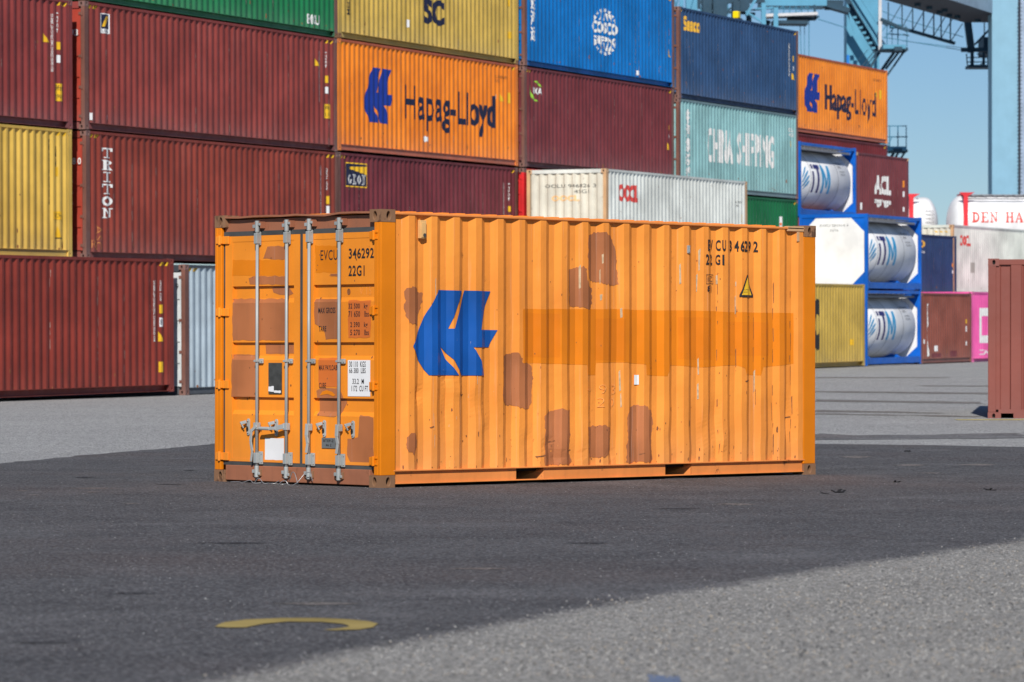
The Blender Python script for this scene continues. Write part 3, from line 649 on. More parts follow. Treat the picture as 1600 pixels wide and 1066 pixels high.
def stripes_yb(x0, x1, z0, z1, n=3):   # black and yellow hazard slashes, yellow part
    w_ = (x1-x0)/n; return [[(x0+i*w_, z0), (x0+i*w_+w_*.45, z0), (x0+i*w_+w_*.9, z1), (x0+i*w_+w_*.45, z1)] for i in range(n)]
def hiv(L, H, l=True, r=True, n=3):
    sh = []
    if l: sh += stripes_yb(.21, .21+.13*n, H-.155, H-.075, n)
    if r: sh += stripes_yb(L-.22-.13*n, L-.22, H-.155, H-.075, n)
    return ('hazard_stripes', M_YEL, sh)
def idcol(x, z0, z1, s='MAX GROSS 32500 KG TARE 3700 KG NET 28800 KG', wd=.055, mat=None):
    return ('lettering', mat or M_WHITE, fit_text(s, x, z0, x+wd, z1, .01, rot=90))
def slot(x, H, z=.42): # tie-down / vent slot
    return None
def vents(T, L, H, xs, mat):
    for x in xs:
        mb = MB(); mb.box(x, -.002, H-.52, x+.07, .03, H-.20); mb.build('vent_cover', mat, T)
GS = 'containers stacked in the long wall'
STK = []
M_PALESCUFF = plain('pale_scuff', (.42, .33, .28), .7, var=.3, sc=20)
_bn = [0]
def bc(s, off, z, L, H, label, wall, **kw):
    _bn[0] += 1; k = _bn[0]; rr = random.Random(k); n = round((L-.34-.25)/.279); p = (L-.34-.25)/n; c0 = kw.get('post', .17)+.27
    rid_ = [c0-.05*p/.279+p*rr.randint(1, n-1) for _ in range(7)]
    kw['deco'] = [('patch', M_SPOT, spots(k, int(L*3), .3, L-.3, .17, H-.2, .004, .022, 3)+spots(k+50, int(L*1.5), .3, L-.3, .17, .6, .01, .035, 3)), ('patch', M_PALESCUFF, worn(k, rid_, .2+rr.random(), H-.3-rr.random(), .012)+worn(k+9, rid_[:4], .18, .6, .02))]+list(kw.get('deco', ()))
    T = container(at(s, off, z), L, H, label, wall, group=GS, **kw); vents(T, L, H, kw.get('vx', ()) if 0 else (), wall); return T
# --- column A (far left)
a_s = 58.7
bc(a_s, P1, 6.13, 12.19, 2.86, 'maroon container above the mustard yellow one at the left edge, yellow labels on it', m_mar2, railm=m_mar2,
   deco=[hiv(12.19, 2.86, False), idcol(11.32, 1.23, 2.5), idcol(11.56, 2.1, 2.55, '45G1'), ('warning_sticker', M_YEL, [[(11.0, 1.86), (11.2, 1.86), (11.0, 2.06)], rectp(11.56, 1.73, 11.67, 1.9), rectp(11.48, .59, 11.8, .98)]), ('sticker', M_LABEL, [rectp(11.56, 1.44, 11.67, 1.61)]),
         ('lettering', M_BLACK, fit_text('9ft6', 11.50, .82, 11.78, .94)+fit_text('2,90m', 11.5, .64, 11.78, .74))])
bc(a_s, P1, 3.27, 12.19, 2.84, 'mustard yellow container at the left edge, between two reddish brown ones', m_yel, rail='flat',
   deco=[hiv(12.19, 2.84, False), idcol(11.23, 1.16, 2.6, mat=M_BLACK), idcol(11.52, 2.0, 2.44, '45G1 MEDU', mat=M_BLACK), ('warning_sticker', M_YEL, [rectp(11.5, 1.79, 11.62, 1.99), rectp(11.4, .83, 11.74, 1.01), [(11.49, .43), (11.71, .43), (11.6, .68)]]),
         ('lettering', M_BLACK, fit_text('9ft6 2,9m', 11.43, .86, 11.71, .97)+[[(11.47, .41), (11.73, .41), (11.73, .43), (11.47, .43)]])])
bc(58.40, P0, .30, 12.19, 2.90, 'oxide brown container standing on the ground, lowest at the far left', m_brn, post=.20,
   deco=[hiv(12.19, 2.9, False), idcol(11.31, 1.1, 2.42), idcol(11.59, 1.98, 2.42, '45G1 TCNU'), ('warning_sticker', M_YEL, [rectp(11.58, 1.71, 11.69, 1.9), [(11.55, 1.10), (11.75, 1.10), (11.55, 1.32)], rectp(11.56, .43, 11.77, .66)]), ('sticker', M_LABEL, [rectp(11.58, 1.42, 11.69, 1.62)]),
         ('lettering', M_NAVYINK, fit_text('8', 11.60, 1.46, 11.67, 1.58))])
# --- column B
LB = 12.58
bc(71.42, P1, 9.20, LB, 2.88, 'dark green container whose lower half shows at the top left', m_grn, frame=m_pst, castm=M_RUST,
   deco=[('lettering', M_WHITE, fit_text('EMCU', 10.9, .25, 11.55, .50, .02))])
bc(71.42, P1, 6.30, LB, 2.88, 'maroon container with a small blue and yellow flag-shaped label, below the green one', m_mar, frame=m_pst, endm=m_dom,
   deco=[hiv(LB, 2.88), ('sticker', M_LABEL, [rectp(.76, 2.21, 1.14, 2.66)]), ('sticker', M_NAVYINK, [rectp(.79, 2.31, 1.11, 2.64)]),
         ('sticker', M_YEL, [[(.82, 2.36), (.90, 2.36), (.97, 2.46), (1.04, 2.47), (.95, 2.50), (.98, 2.54), (1.09, 2.56), (1.09, 2.60), (.95, 2.60), (.88, 2.50)]]), ('lettering', M_BLACK, fit_text('FLORENS', .80, 2.23, 1.10, 2.29)),
         idcol(11.60, 1.22, 2.5), idcol(11.96, 2.1, 2.5, '45G1'), ('warning_sticker', M_YEL, [[(11.38, 2.12), (11.58, 2.12), (11.38, 2.32)], rectp(11.95, 1.72, 12.07, 1.9), rectp(11.90, .82, 12.24, 1.18)]), ('sticker', M_LABEL, [rectp(11.95, 1.45, 12.07, 1.62), rectp(.26, .22, .33, .38), rectp(.98, .26, 1.04, .36)]),
         ('lettering', M_BLACK, fit_text('9ft6', 11.94, 1.04, 12.2, 1.14)+fit_text('2,9m', 11.94, .86, 12.2, .96))],
   doordeco=[('lettering', M_WHITE, fit_text('93', .40, 2.10, .18, 2.25, .02)), ('sticker', M_LABEL, [rectp(.33, .20, .45, .30)])])
bc(71.50, P1, 3.40, LB, 2.88, 'brick red container with large white slab letters down its left end', m_tri, frame=m_pst, endm=m_dom,
   deco=[hiv(LB, 2.88), ('lettering', M_WHITE, slab_text('TRITON', .76, .93, 1.17, 2.52, True)), ('chalk_mark', M_CHALK, fit_text('R', .28, .25, .42, .42, -.03)+fit_text('ASC', .5, .2, .66, .75, -.03, rot=-90)), idcol(11.62, 1.1, 2.5), idcol(11.95, 1.9, 2.45, '45G1 TCNU'), ('warning_sticker', M_YEL, [rectp(11.95, 1.55, 12.07, 1.75)]), ('sticker', M_LABEL, [rectp(11.95, 1.3, 12.07, 1.5)])],
   doordeco=[('lettering', M_WHITE, fit_text('68 0', .46, 2.12, .14, 2.27, .02)+fit_text('KG\nLB', .46, 1.62, .36, 1.78)+fit_text('KG\nLB', .46, 1.36, .36, 1.52)+fit_text('KG\nLB', .46, 1.12, .36, 1.28)), ('sticker', M_LABEL, [rectp(.38, .72, .48, .92)])])
# --- pale container on the ground behind the orange one
bc(71.1, P0, .36, 12.19, 2.88, 'pale blue-grey container with rusty posts, on the ground just left of the orange container', m_sil, frame=m_pst, castm=m_pst, endm=m_sid, rail='flat', railm=bp('dark_slate_rail', (70, 76, 84), .9),
   deco=[hiv(12.19, 2.88, True, False)], doordeco=[('lettering', M_BLACK, fit_text('11 9', .42, 2.32, .18, 2.46))])
# --- column C
LC = 11.36
bc(84.04, P1, 9.37, LC, 2.86, 'mustard container with big black capital letters at the top edge of the photo', m_yel2, frame=m_yel2, castm=M_RUST,
   deco=[('lettering', M_NAVYINK, fit_text('SC', 5.11, .72, 6.41, 1.42, .045)), ('lettering', M_BLACK, fit_text('M', 5.6, 1.55, 6.4, 2.2, .045)), ('warning_sticker', M_YEL, [rectp(10.6, .70, 10.9, .89), rectp(10.62, 1.6, 10.8, 1.85)]), idcol(.55, .62, 1.7, 'MEDU 8 4 1', .10, M_BLACK), ('sticker', M_LABEL, [rectp(4.1, .55, 4.2, .75)])])
bc(84.04, P1, 6.49, LC, 2.86, 'bright orange container with blue emblem and black name, under the mustard one', m_org, railm=m_orgr, rail='flat',
   deco=[hiv(LC, 2.86, True, True, 1), ('logo', M_BLUEFAR, logo_h(1.50, .80, 3.22, 2.24)), ('lettering', M_NAVYINK, fit_text('Hapag-Lloyd', 3.95, .72, 9.80, 1.90, .022, spacing=1.03)),
         ('warning_sticker', M_YEL, [[(10.15, 1.78), (10.38, 1.78), (10.15, 2.02)], rectp(10.62, 1.75, 10.82, 2.05)]), ('lettering', M_SPOT, fit_text('HLXU 868291 1', 9.8, 2.42, 10.7, 2.50)+fit_text('45G1', 9.8, 2.30, 10.1, 2.38)), ('sticker', M_LABEL, [jag(rectp(5.13, .44, 5.37, .57), .02, .05, 3), rectp(9.82, 1.82, 9.9, 1.95)])])
bc(84.04, P1, 3.58, LC, 2.86, 'wine red container with a square navy and yellow lighthouse-beam sign, under the orange one', m_geo, frame=m_pst,
   deco=[hiv(LC, 2.86, True, True, 2), ('sign', M_YEL, [rectp(.53, 1.99, 1.70, 2.62)]), ('sign', M_NAVYINK, [rectp(.54, 2.02, 1.69, 2.59)]), ('sign', M_YEL, [[(.66, 2.46), (1.69, 2.33), (1.69, 2.54), (.76, 2.51)]]),
         ('lettering', M_WHITE, slab_text('GEON', .60, 2.06, 1.66, 2.32, gap=.12)), idcol(10.42, 1.4, 2.4), idcol(10.75, 1.9, 2.4, '45G1'), ('warning_sticker', M_YEL, [rectp(10.75, 1.6, 10.86, 1.76)]), ('sticker', M_LABEL, [rectp(10.75, 1.38, 10.86, 1.5)])])
# --- column D
LD = 11.64
def globe(cx, cz, rx, rz):
    out = []
    for sg in (1, -1):
        for k in range(7):
            a0 = R(28+k*18.5); a1 = R(28+k*18.5+13)
            out.append([(cx+rx*math.cos(a0), cz+sg*rz*math.sin(a0)), (cx+rx*math.cos(a1), cz+sg*rz*math.sin(a1)), (cx+rx*.86*math.cos(a1), cz+sg*rz*.86*math.sin(a1)), (cx+rx*.86*math.cos(a0), cz+sg*rz*.86*math.sin(a0))])
        for x, t in ((-.45, .16), (-.15, .08), (.15, -.08), (.45, -.16)):
            out.append([(cx+x*rx, cz+sg*rz*.48), (cx+x*rx+.14*rx, cz+sg*rz*.48), (cx+(x+t)*rx+.10*rx, cz+sg*rz*.80), (cx+(x+t)*rx, cz+sg*rz*.80)])
    return out
bc(95.84, P1, 9.52, LD, 2.86, 'bright blue container with a white globe emblem in its middle', m_blu, frame=m_pst, castm=m_pst,
   deco=[hiv(LD, 2.86, False, True, 2), ('emblem', M_WHITE, globe(5.99, 1.36, 1.02, .70)), ('lettering', M_WHITE, fit_text('COSCO', 5.00, 1.30, 6.98, 1.66, .05)+fit_text('SHIPPING', 5.10, .98, 6.88, 1.22, .04)),
         ('lettering', M_WHITE, fit_text('中\n远\n海\n运', .50, .72, .82, 2.5, .03)), idcol(10.9, .9, 2.2), ('warning_sticker', M_STAMP, [rectp(11.18, 1.62, 11.28, 1.82)]), ('warning_sticker', M_YEL, [[(11.12, .95), (11.36, .95), (11.12, 1.18)]]), ('sticker', M_LABEL, [rectp(8.54, .22, 8.68, .36), rectp(11.18, 1.35, 11.28, 1.5)])])
M_LIME = plain('lime_green_mark', (.30, .55, .05), .5)
def crescent(cx, cz, r, a0, a1, k0=.72):
    out = []; n = 8
    for i in range(n):
        t0, t1 = i/n, (i+1)/n; p, q = R(a0+(a1-a0)*t0), R(a0+(a1-a0)*t1); w0 = 1-(1-k0)*math.sin(math.pi*t0); w1 = 1-(1-k0)*math.sin(math.pi*t1)
        out.append([(cx+r*math.cos(p), cz+r*math.sin(p)), (cx+r*math.cos(q), cz+r*math.sin(q)), (cx+r*w1*math.cos(q), cz+r*w1*math.sin(q)), (cx+r*w0*math.cos(p), cz+r*w0*math.sin(p))])
    return out
bc(95.84, P1, 6.63, LD, 2.86, 'dark maroon container with a small green swoosh logo, under the bright blue one', m_uga, frame=m_pst,
   deco=[hiv(LD, 2.86, True, True, 2), ('logo', M_LIME, [[(p[0], p[1]*.72+.62) for p in q] for q in crescent(.86, 2.2, .40, 20, 110)+crescent(.86, 2.2, .42, 150, 300)]), ('lettering', M_WHITE, fit_text('UGA', .62, 2.10, 1.26, 2.30, .03)),
         idcol(10.92, 1.0, 2.3), idcol(11.2, 1.8, 2.3, '45G1'), ('warning_sticker', M_YEL, [rectp(11.18, 1.55, 11.3, 1.7), [(11.08, .93), (11.32, .93), (11.08, 1.15)]]), ('sticker', M_LABEL, [rectp(11.18, 1.3, 11.3, 1.42)])],
   doordeco=[('sticker', M_LABEL, [rectp(.2, 2.1, .42, 2.25)])])
bc(95.84, P1, 3.73, LD, 2.86, 'signal red container of which only a narrow strip shows left of the white one', m_red, frame=m_red, endm=m_red, castm=m_pst,
   doordeco=[('sticker', M_LABEL, [rectp(.25, 1.95, .42, 2.12)])])
# --- white container one row nearer
bc(95.28, P0, 3.62, 11.35, 2.88, 'white container with rusty corner posts and a faded name on its end, second tier', m_whi, frame=m_tan, castm=m_tan, endm=m_whe, endtype='wall', rail='flat',
   deco=[('lettering', M_RED if 0 else plain('faded_red_mark', (.62, .07, .06), .6), fit_text('OOCL', .95, 1.98, 2.44, 2.48, .06, spacing=.9)), ('lettering', M_SEAL, fit_text('OOLU 946826 3', 10.3, 2.2, 10.9, 2.26)+fit_text('45G1', 10.4, 2.08, 10.7, 2.14)), ('warning_sticker', M_YEL, [rectp(10.85, 1.6, 10.95, 1.85)])],
   enddeco=[('lettering', M_SEAL, [[(2.438-p[0], p[1]) for p in q] for q in fit_text('OOLU 946826 3', .55, 2.36, 2.1, 2.46)+fit_text('45G1', 1.45, 2.2, 1.9, 2.3)]), ('lettering', plain('faded_orange_mark', (.80, .50, .24), .6), [[(2.438-p[0], p[1]) for p in q] for q in fit_text('OOCL', .75, 1.98, 1.6, 2.15, .05)]),
            ('hazard_stripes', M_YELL2, [])])
# --- column E
LE = 11.20
bc(107.88, P1, 9.37, LE, 2.88, 'weathered grey navy container with small yellow name, on top right of the wall', m_nav, frame=m_pst, castm=m_pst, endm=m_nav,
   deco=[hiv(LE, 2.88, True, True, 1), ('lettering', plain('amber_lettering', (.75, .42, .05), .5), fit_text('Seaco', .42, 2.16, 1.94, 2.62, .05)), idcol(10.3, 1.3, 2.4), ('warning_sticker', M_YEL, [[(10.6, 1.19), (10.9, 1.19), (10.6, 1.42)], rectp(10.65, 1.8, 10.8, 2.0)]), ('sticker', M_LABEL, [rectp(10.66, 1.5, 10.78, 1.65)])])
bc(107.88, P1, 6.50, LE, 2.86, 'pale teal container with large white capitals, under the grey navy one', m_tea, frame=m_pst, castm=m_pst, endm=m_tea, rail='flat', railm=bp('grey_teal_rail', (120, 146, 152), .9, rust=.3),
   deco=[('lettering', M_WHITE, fit_text('CHINA', 2.55, .95, 4.86, 2.05, .03, spacing=1.15)+fit_text('SHIPPING', 5.3, .95, 8.80, 2.05, .03, spacing=1.15)), ('lettering', M_WHITE, fit_text('中\n海\n集\n装\n箱', .58, .30, 1.10, 2.55, .03)), ('lettering', M_WHITE, fit_text('CCLU\n45G1', 10.3, 2.1, 10.8, 2.4, .02)), ('warning_sticker', M_YEL, [rectp(10.4, 1.75, 10.55, 1.95)])])
bc(107.88, P1, 3.70, LE, 2.76, 'deep green container low on the right of the wall, behind the white one', m_grn2, frame=m_grn2, castm=m_pst,
   deco=[hiv(LE, 2.76, False, True, 1), idcol(10.2, 1.2, 2.3), ('sticker', M_LABEL, [rectp(9.30, 1.76, 9.72, 2.16)]), ('sticker', M_RED, [rectp(9.42, 1.86, 9.56, 1.95)])])
# --- yellow container on the ground beside the tank containers
bc(106.30, P0, .80, 11.72, 2.74, 'olive mustard container on the ground, against the lower blue-framed tank', m_yel3, castm=m_yel3,
   deco=[('lettering', M_BLACK, fit_text('MSC', 5.2, .55, 7.20, 2.25, .08, rot=0)), idcol(10.2, 1.2, 2.4, 'MEDU 45G1', mat=M_BLACK), ('warning_sticker', M_YEL, [rectp(10.15, .70, 10.6, .90)])])
# --- row behind
bc(125.75, P2, 9.42, 11.50, 2.86, 'orange container with blue emblem and black name, on top at the right end', m_org2, railm=m_orgr, rail='flat',
   deco=[('logo', M_BLUEFAR, logo_h(1.75, .80, 3.55, 2.24)), ('lettering', M_NAVYINK, fit_text('Hapag-Lloyd', 4.16, .68, 10.10, 1.92, .016, spacing=1.05)), ('warning_sticker', M_YEL, [rectp(10.55, 1.7, 10.8, 2.05), [(10.1, 1.75), (10.3, 1.75), (10.1, 2.0)]]), ('lettering', M_SPOT, fit_text('HLXU 841297', 9.8, 2.36, 10.7, 2.46))])
bc(125.75, P2, 6.54, 11.50, 2.84, 'dark red container visible as a strip between the orange one and the tank', bp('deep_red_paint', (120, 40, 44), K, rust=.1, streak=.3, seed=40),
   deco=[hiv(11.5, 2.84, False, True, 1)])
bc(125.30, P1, 6.02, 6.06, 2.55, 'faded wine container with white three-letter logo, right of the upper tank', m_acl, frame=m_acl, endm=m_acl, castm=m_tan,
   deco=[('logo', M_WHITE, fit_text('ACL', 2.05, 1.10, 4.0, 1.80, .06)+crescent(2.55, 1.05, .42, 190, 350)+crescent(3.4, 1.05, .42, 190, 350)+[rectp(2.1, .78, 2.9, .92), rectp(3.1, .76, 3.95, .90)]), ('sticker', M_LABEL, [rectp(.5, .5, .62, .75), rectp(5.45, 1.1, 5.56, 1.3), rectp(5.45, .55, 5.56, .72)]), ('warning_sticker', M_STAMP, [rectp(5.42, 1.45, 5.56, 1.7)])])
bc(124.25, P0, 1.00, 6.06, 2.50, 'dusty brown container on the ground with a white paint streak, right of the tanks', m_brd, endm=m_brd, rail='flat',
   deco=[('paint_streak', M_WHITE, [jag([(.70, 2.15), (.86, 2.12), (.84, 1.6), (.80, 1.0), (.86, .5), (.95, .28), (.70, .25), (.66, .8), (.76, 1.4)], .03, .08, 7)]), ('sticker', M_LABEL, [rectp(1.62, .42, 1.95, .62), rectp(.3, .7, .45, .85), rectp(5.3, 1.1, 5.5, 1.3), rectp(5.3, .6, 5.5, .75)]), ('warning_sticker', M_YEL, [rectp(5.3, 1.4, 5.5, 1.55)]), ('patch', m_geo, [rectp(1.3, .2, 2.4, .35), rectp(3.4, .2, 4.3, .42)])])
bc(131.36, P1, 3.40, 6.06, 2.45, 'navy container with yellow letters, above the dusty brown one', m_nav2, castm=m_nav2, endtype='wall',
   deco=[('lettering', plain('amber_lettering', (.75, .42, .05), .5), fit_text('LINO', .1, 1.94, 2.05, 2.22, .05)), ('lettering', M_WHITE, fit_text('lines', 1.2, 1.74, 2.0, 1.84)), ('warning_sticker', M_STAMP, [rectp(5.5, 1.25, 5.6, 1.4)]), ('sticker', M_LABEL, [rectp(5.5, 1.0, 5.6, 1.12)])])
bc(130.35, P0, 1.02, 12.19, 2.62, 'magenta container with white lettering, partly hidden at the right', m_pnk,
   deco=[('lettering', M_WHITE, [rectp(1.00, .72, 1.30, 2.02), rectp(1.30, 1.72, 2.4, 2.02), rectp(1.30, .72, 2.4, 1.00), rectp(2.1, 1.0, 2.4, 1.72)]+fit_text('NE', 2.7, .72, 5.0, 2.02, .08)+fit_text('OCEAN NETWORK EXPRESS', 1.0, .28, 5.0, .48, .02)), hiv(12.19, 2.62, True, False, 1)])
bc(136.95, P1, 3.62, 12.19, 2.74, 'pale grey-green container with small red letters, upper right behind the brown one', bp('pale_sage_paint', (216, 220, 210), 1.0, rust=.15, streak=.15, seed=41), frame=m_tan, endm=m_whe, endtype='wall', rail='flat',
   deco=[('lettering', plain('faded_red_mark', (.62, .07, .06), .6), fit_text('OOCL', .96, 1.93, 2.35, 2.36, .06)), ('patch', bp('grey_stain', (176, 178, 166), .85), [rectp(2.3, .9, 3.0, 1.3)])],
   enddeco=[('hazard_stripes', M_YEL, stripes_yb(.2, .8, 2.44, 2.50, 3))])
# supports that carry the stacks
for (s_, o_, z_, L_, H_, lb, mm) in ((71.5, P1, .42, LB, 2.9, 'reddish brown container at the foot of the stack, behind the pale blue-grey one', m_tri), (84.04, P1, .58, LC, 2.9, 'brown container at ground level under the wine red one', m_brn), (95.84, P1, .72, LD, 2.9, 'maroon container at ground level under the signal red one', m_mar),
                                     (107.88, P1, .84, LE, 2.8, 'wine container at ground level under the deep green one', m_geo), (94.7, P0, .66, 11.35, 2.9, 'mustard container at ground level under the white one', m_yel2)):
    bc(s_, o_, z_, L_, H_, lb, mm)
for (s_, z_, H_, lb) in ((119.3, .95, 2.5, 'brown short container at the foot of the tank stack'), (119.3, 3.5, 2.5, 'maroon short container under the upper tank')): bc(s_, P1, z_, 5.9, H_, lb, m_brn)
for (z_, H_, lb) in ((1.0, 2.45, 'brown container under the faded wine one'), (3.5, 2.45, 'maroon container directly under the faded wine one')): bc(125.3, P1, z_, 6.06, H_, lb, m_geo)
for (z_, H_, lb) in ((1.0, 2.7, 'lowest container of the rear column'), (3.75, 2.75, 'second container of the rear column')): bc(125.75, P2, z_, 11.5, H_, lb, m_mar)

# --- the brown container at the right edge
RG = Matrix.Translation((23.79, 12.02, .225)) @ Matrix.Rotation(R(-52.3), 4, 'Z')
def right_box():
    # its end wall faces the camera; local x runs along the end wall here
    L, H_, W_ = 2.438, 2.591, 6.058
    T = empty('shipping_container', RG, 'dusty red-brown container on the ground, cut off by the right edge of the photo', 'container', None)
    ce = Corr(.13, L-.13, .44, .385, .045); mb = MB(); P = ce.pts()
    P = [(.13, .03)]; x = .19
    while x < L-.2: P += [(x, .03), (x+.02, .05), (x+.16, .05), (x+.18, .012), (x+.34, .012), (x+.36, .03)][:6]; x += .37
    P = [p for p in P if p[0] < L-.13]+[(L-.13, .03)]
    for (a, d0), (b, d1) in zip(P, P[1:]): mb.quad((a, d0, .16), (b, d1, .16), (b, d1, H_-.10), (a, d0, H_-.10))
    mb.build('end_wall', m_rgt, T, fix=False)
    for x0 in (0, L):
        s_ = 1 if x0 == 0 else -1
        for y0 in (0, W_):
            t_ = 1 if y0 == 0 else -1; mb = MB(); xs = sorted((x0+s_*.003, x0+s_*.13)); ys = sorted((y0+t_*.003, y0+t_*.11)); mb.box(xs[0], ys[0], .118, xs[1], ys[1], H_-.118); mb.build('corner_post', m_rgt, T, bevel=.008)
            for z0 in (0, H_):
                o = bpy.data.objects.new('corner_casting', casting(m_rgt, s_, t_, 1 if z0 == 0 else -1)); COL.objects.link(o); o.parent = T; o.location = (x0, y0, z0)
    mb = MB(); mb.box(.17, .006, H_-.10, L-.17, .10, H_-.012); mb.build('end_rail', m_rgt, T, bevel=.005)
    mb = MB()
    for (xa, xb) in ((.17, .21), (.41, L-.41), (L-.21, L-.17)): mb.box(xa, .006, .02, xb, .08, .165)
    for xa in (.21, L-.41): mb.box(xa, .006, .10, xa+.20, .08, .165)
    mb.build('end_rail', m_rgt, T)
    cs = Corr(.17, W_-.17, .45)
    for sd in (0, 1):
        mb = MB(); Q = cs.pts()
        for (a, d0), (b, d1) in zip(Q, Q[1:]):
            x0, x1 = (d0, d1) if sd == 0 else (L-d0, L-d1); mb.quad((x0, a, .16), (x1, b, .16), (x1, b, H_-.07), (x0, a, H_-.07))
        mb.build('side_wall', m_rgt, T, fix=False)
        x0 = 0.004 if sd == 0 else L-.064
        mb = MB(); mb.box(x0, .17, H_-.07, x0+.06, W_-.17, H_-.01); mb.build('top_rail', m_rgt, T)
        mb = MB(); mb.box(x0, .17, .02, x0+.05, W_-.17, .16); mb.build('bottom_rail', m_rgt, T)
    mb = MB(); mb.box(.06, .06, H_-.04, L-.06, W_-.06, H_-.02); mb.build('roof', m_rgt, T)
    mb = MB(); mb.box(.1, .1, .12, L-.1, W_-.1, .15); mb.build('floor', M_DARK, T)
    mb = MB(); mb.box(.1, W_-.03, .1, L-.1, W_-.01, H_-.05); mb.build('door', m_rgt, T)
    d = MB(); rr = random.Random(3); d.add(*decal_geo([jag([(.66, .86), (.70, .84), (.69, .92), (.72, .96), (.66, .99)], .01, .03, 2), jag([(.84, .55), (.87, .55), (.86, .60)], .01, .03, 2)], lambda u, v: (u, .009, v))); d.build('scratch', M_SPOT, T, fix=False)
right_box()

# ============================================================ tank containers
M_TB = bp('frame_blue_paint', (2, 100, 204), .85, dust=0, rust=.04, streak=.15, rough=.4, seed=50)
M_TK = bp('tank_silver', (242, 243, 246), 1.0, dust=0, rust=0, streak=.12, rough=.6, metal=0, seed=51, bump=0, spec=.15)
M_TW = paint('tank_white', (.80, .80, .80), rust=0, streak=.06, rough=.4, bump=0)
M_TG = plain('walkway_grey', (.22, .23, .25), .6)
M_LT = plain('light_blue_mark', (.03, .32, .60), .5); M_PU = plain('indigo_mark', (.03, .03, .16), .5)
def shell(mb, cy, cz, r, x0, x1, dome, seg=48, m=0):
    pr = []
    for i in range(7): t = i/6*math.pi/2; pr.append((x0+dome*(1-math.sin(t)), r*math.cos(math.pi/2-t) if 0 else r*math.sin(max(t, .001)) if 0 else 0))
    pr = [(x0+dome*(1-math.sin(i/7*math.pi/2)), r*(1-.0)*math.cos(i/7*math.pi/2)) for i in range(7, -1, -1)]
    pr = [(p[0], max(.001, p[1])) for p in pr]; pr2 = [(x1-(p[0]-x0), p[1]) for p in reversed(pr)]; pr += pr2
    n = len(mb.v)
    for x, rr in pr:
        for k in range(seg): a = 2*math.pi*k/seg; mb.v.append((x, cy-rr*math.sin(a), cz+rr*math.cos(a)))
    for i in range(len(pr)-1):
        for k in range(seg):
            a = n+i*seg+k; b = n+i*seg+(k+1) % seg; mb.f.append((a, b, b+seg, a+seg)); mb.m.append(m)
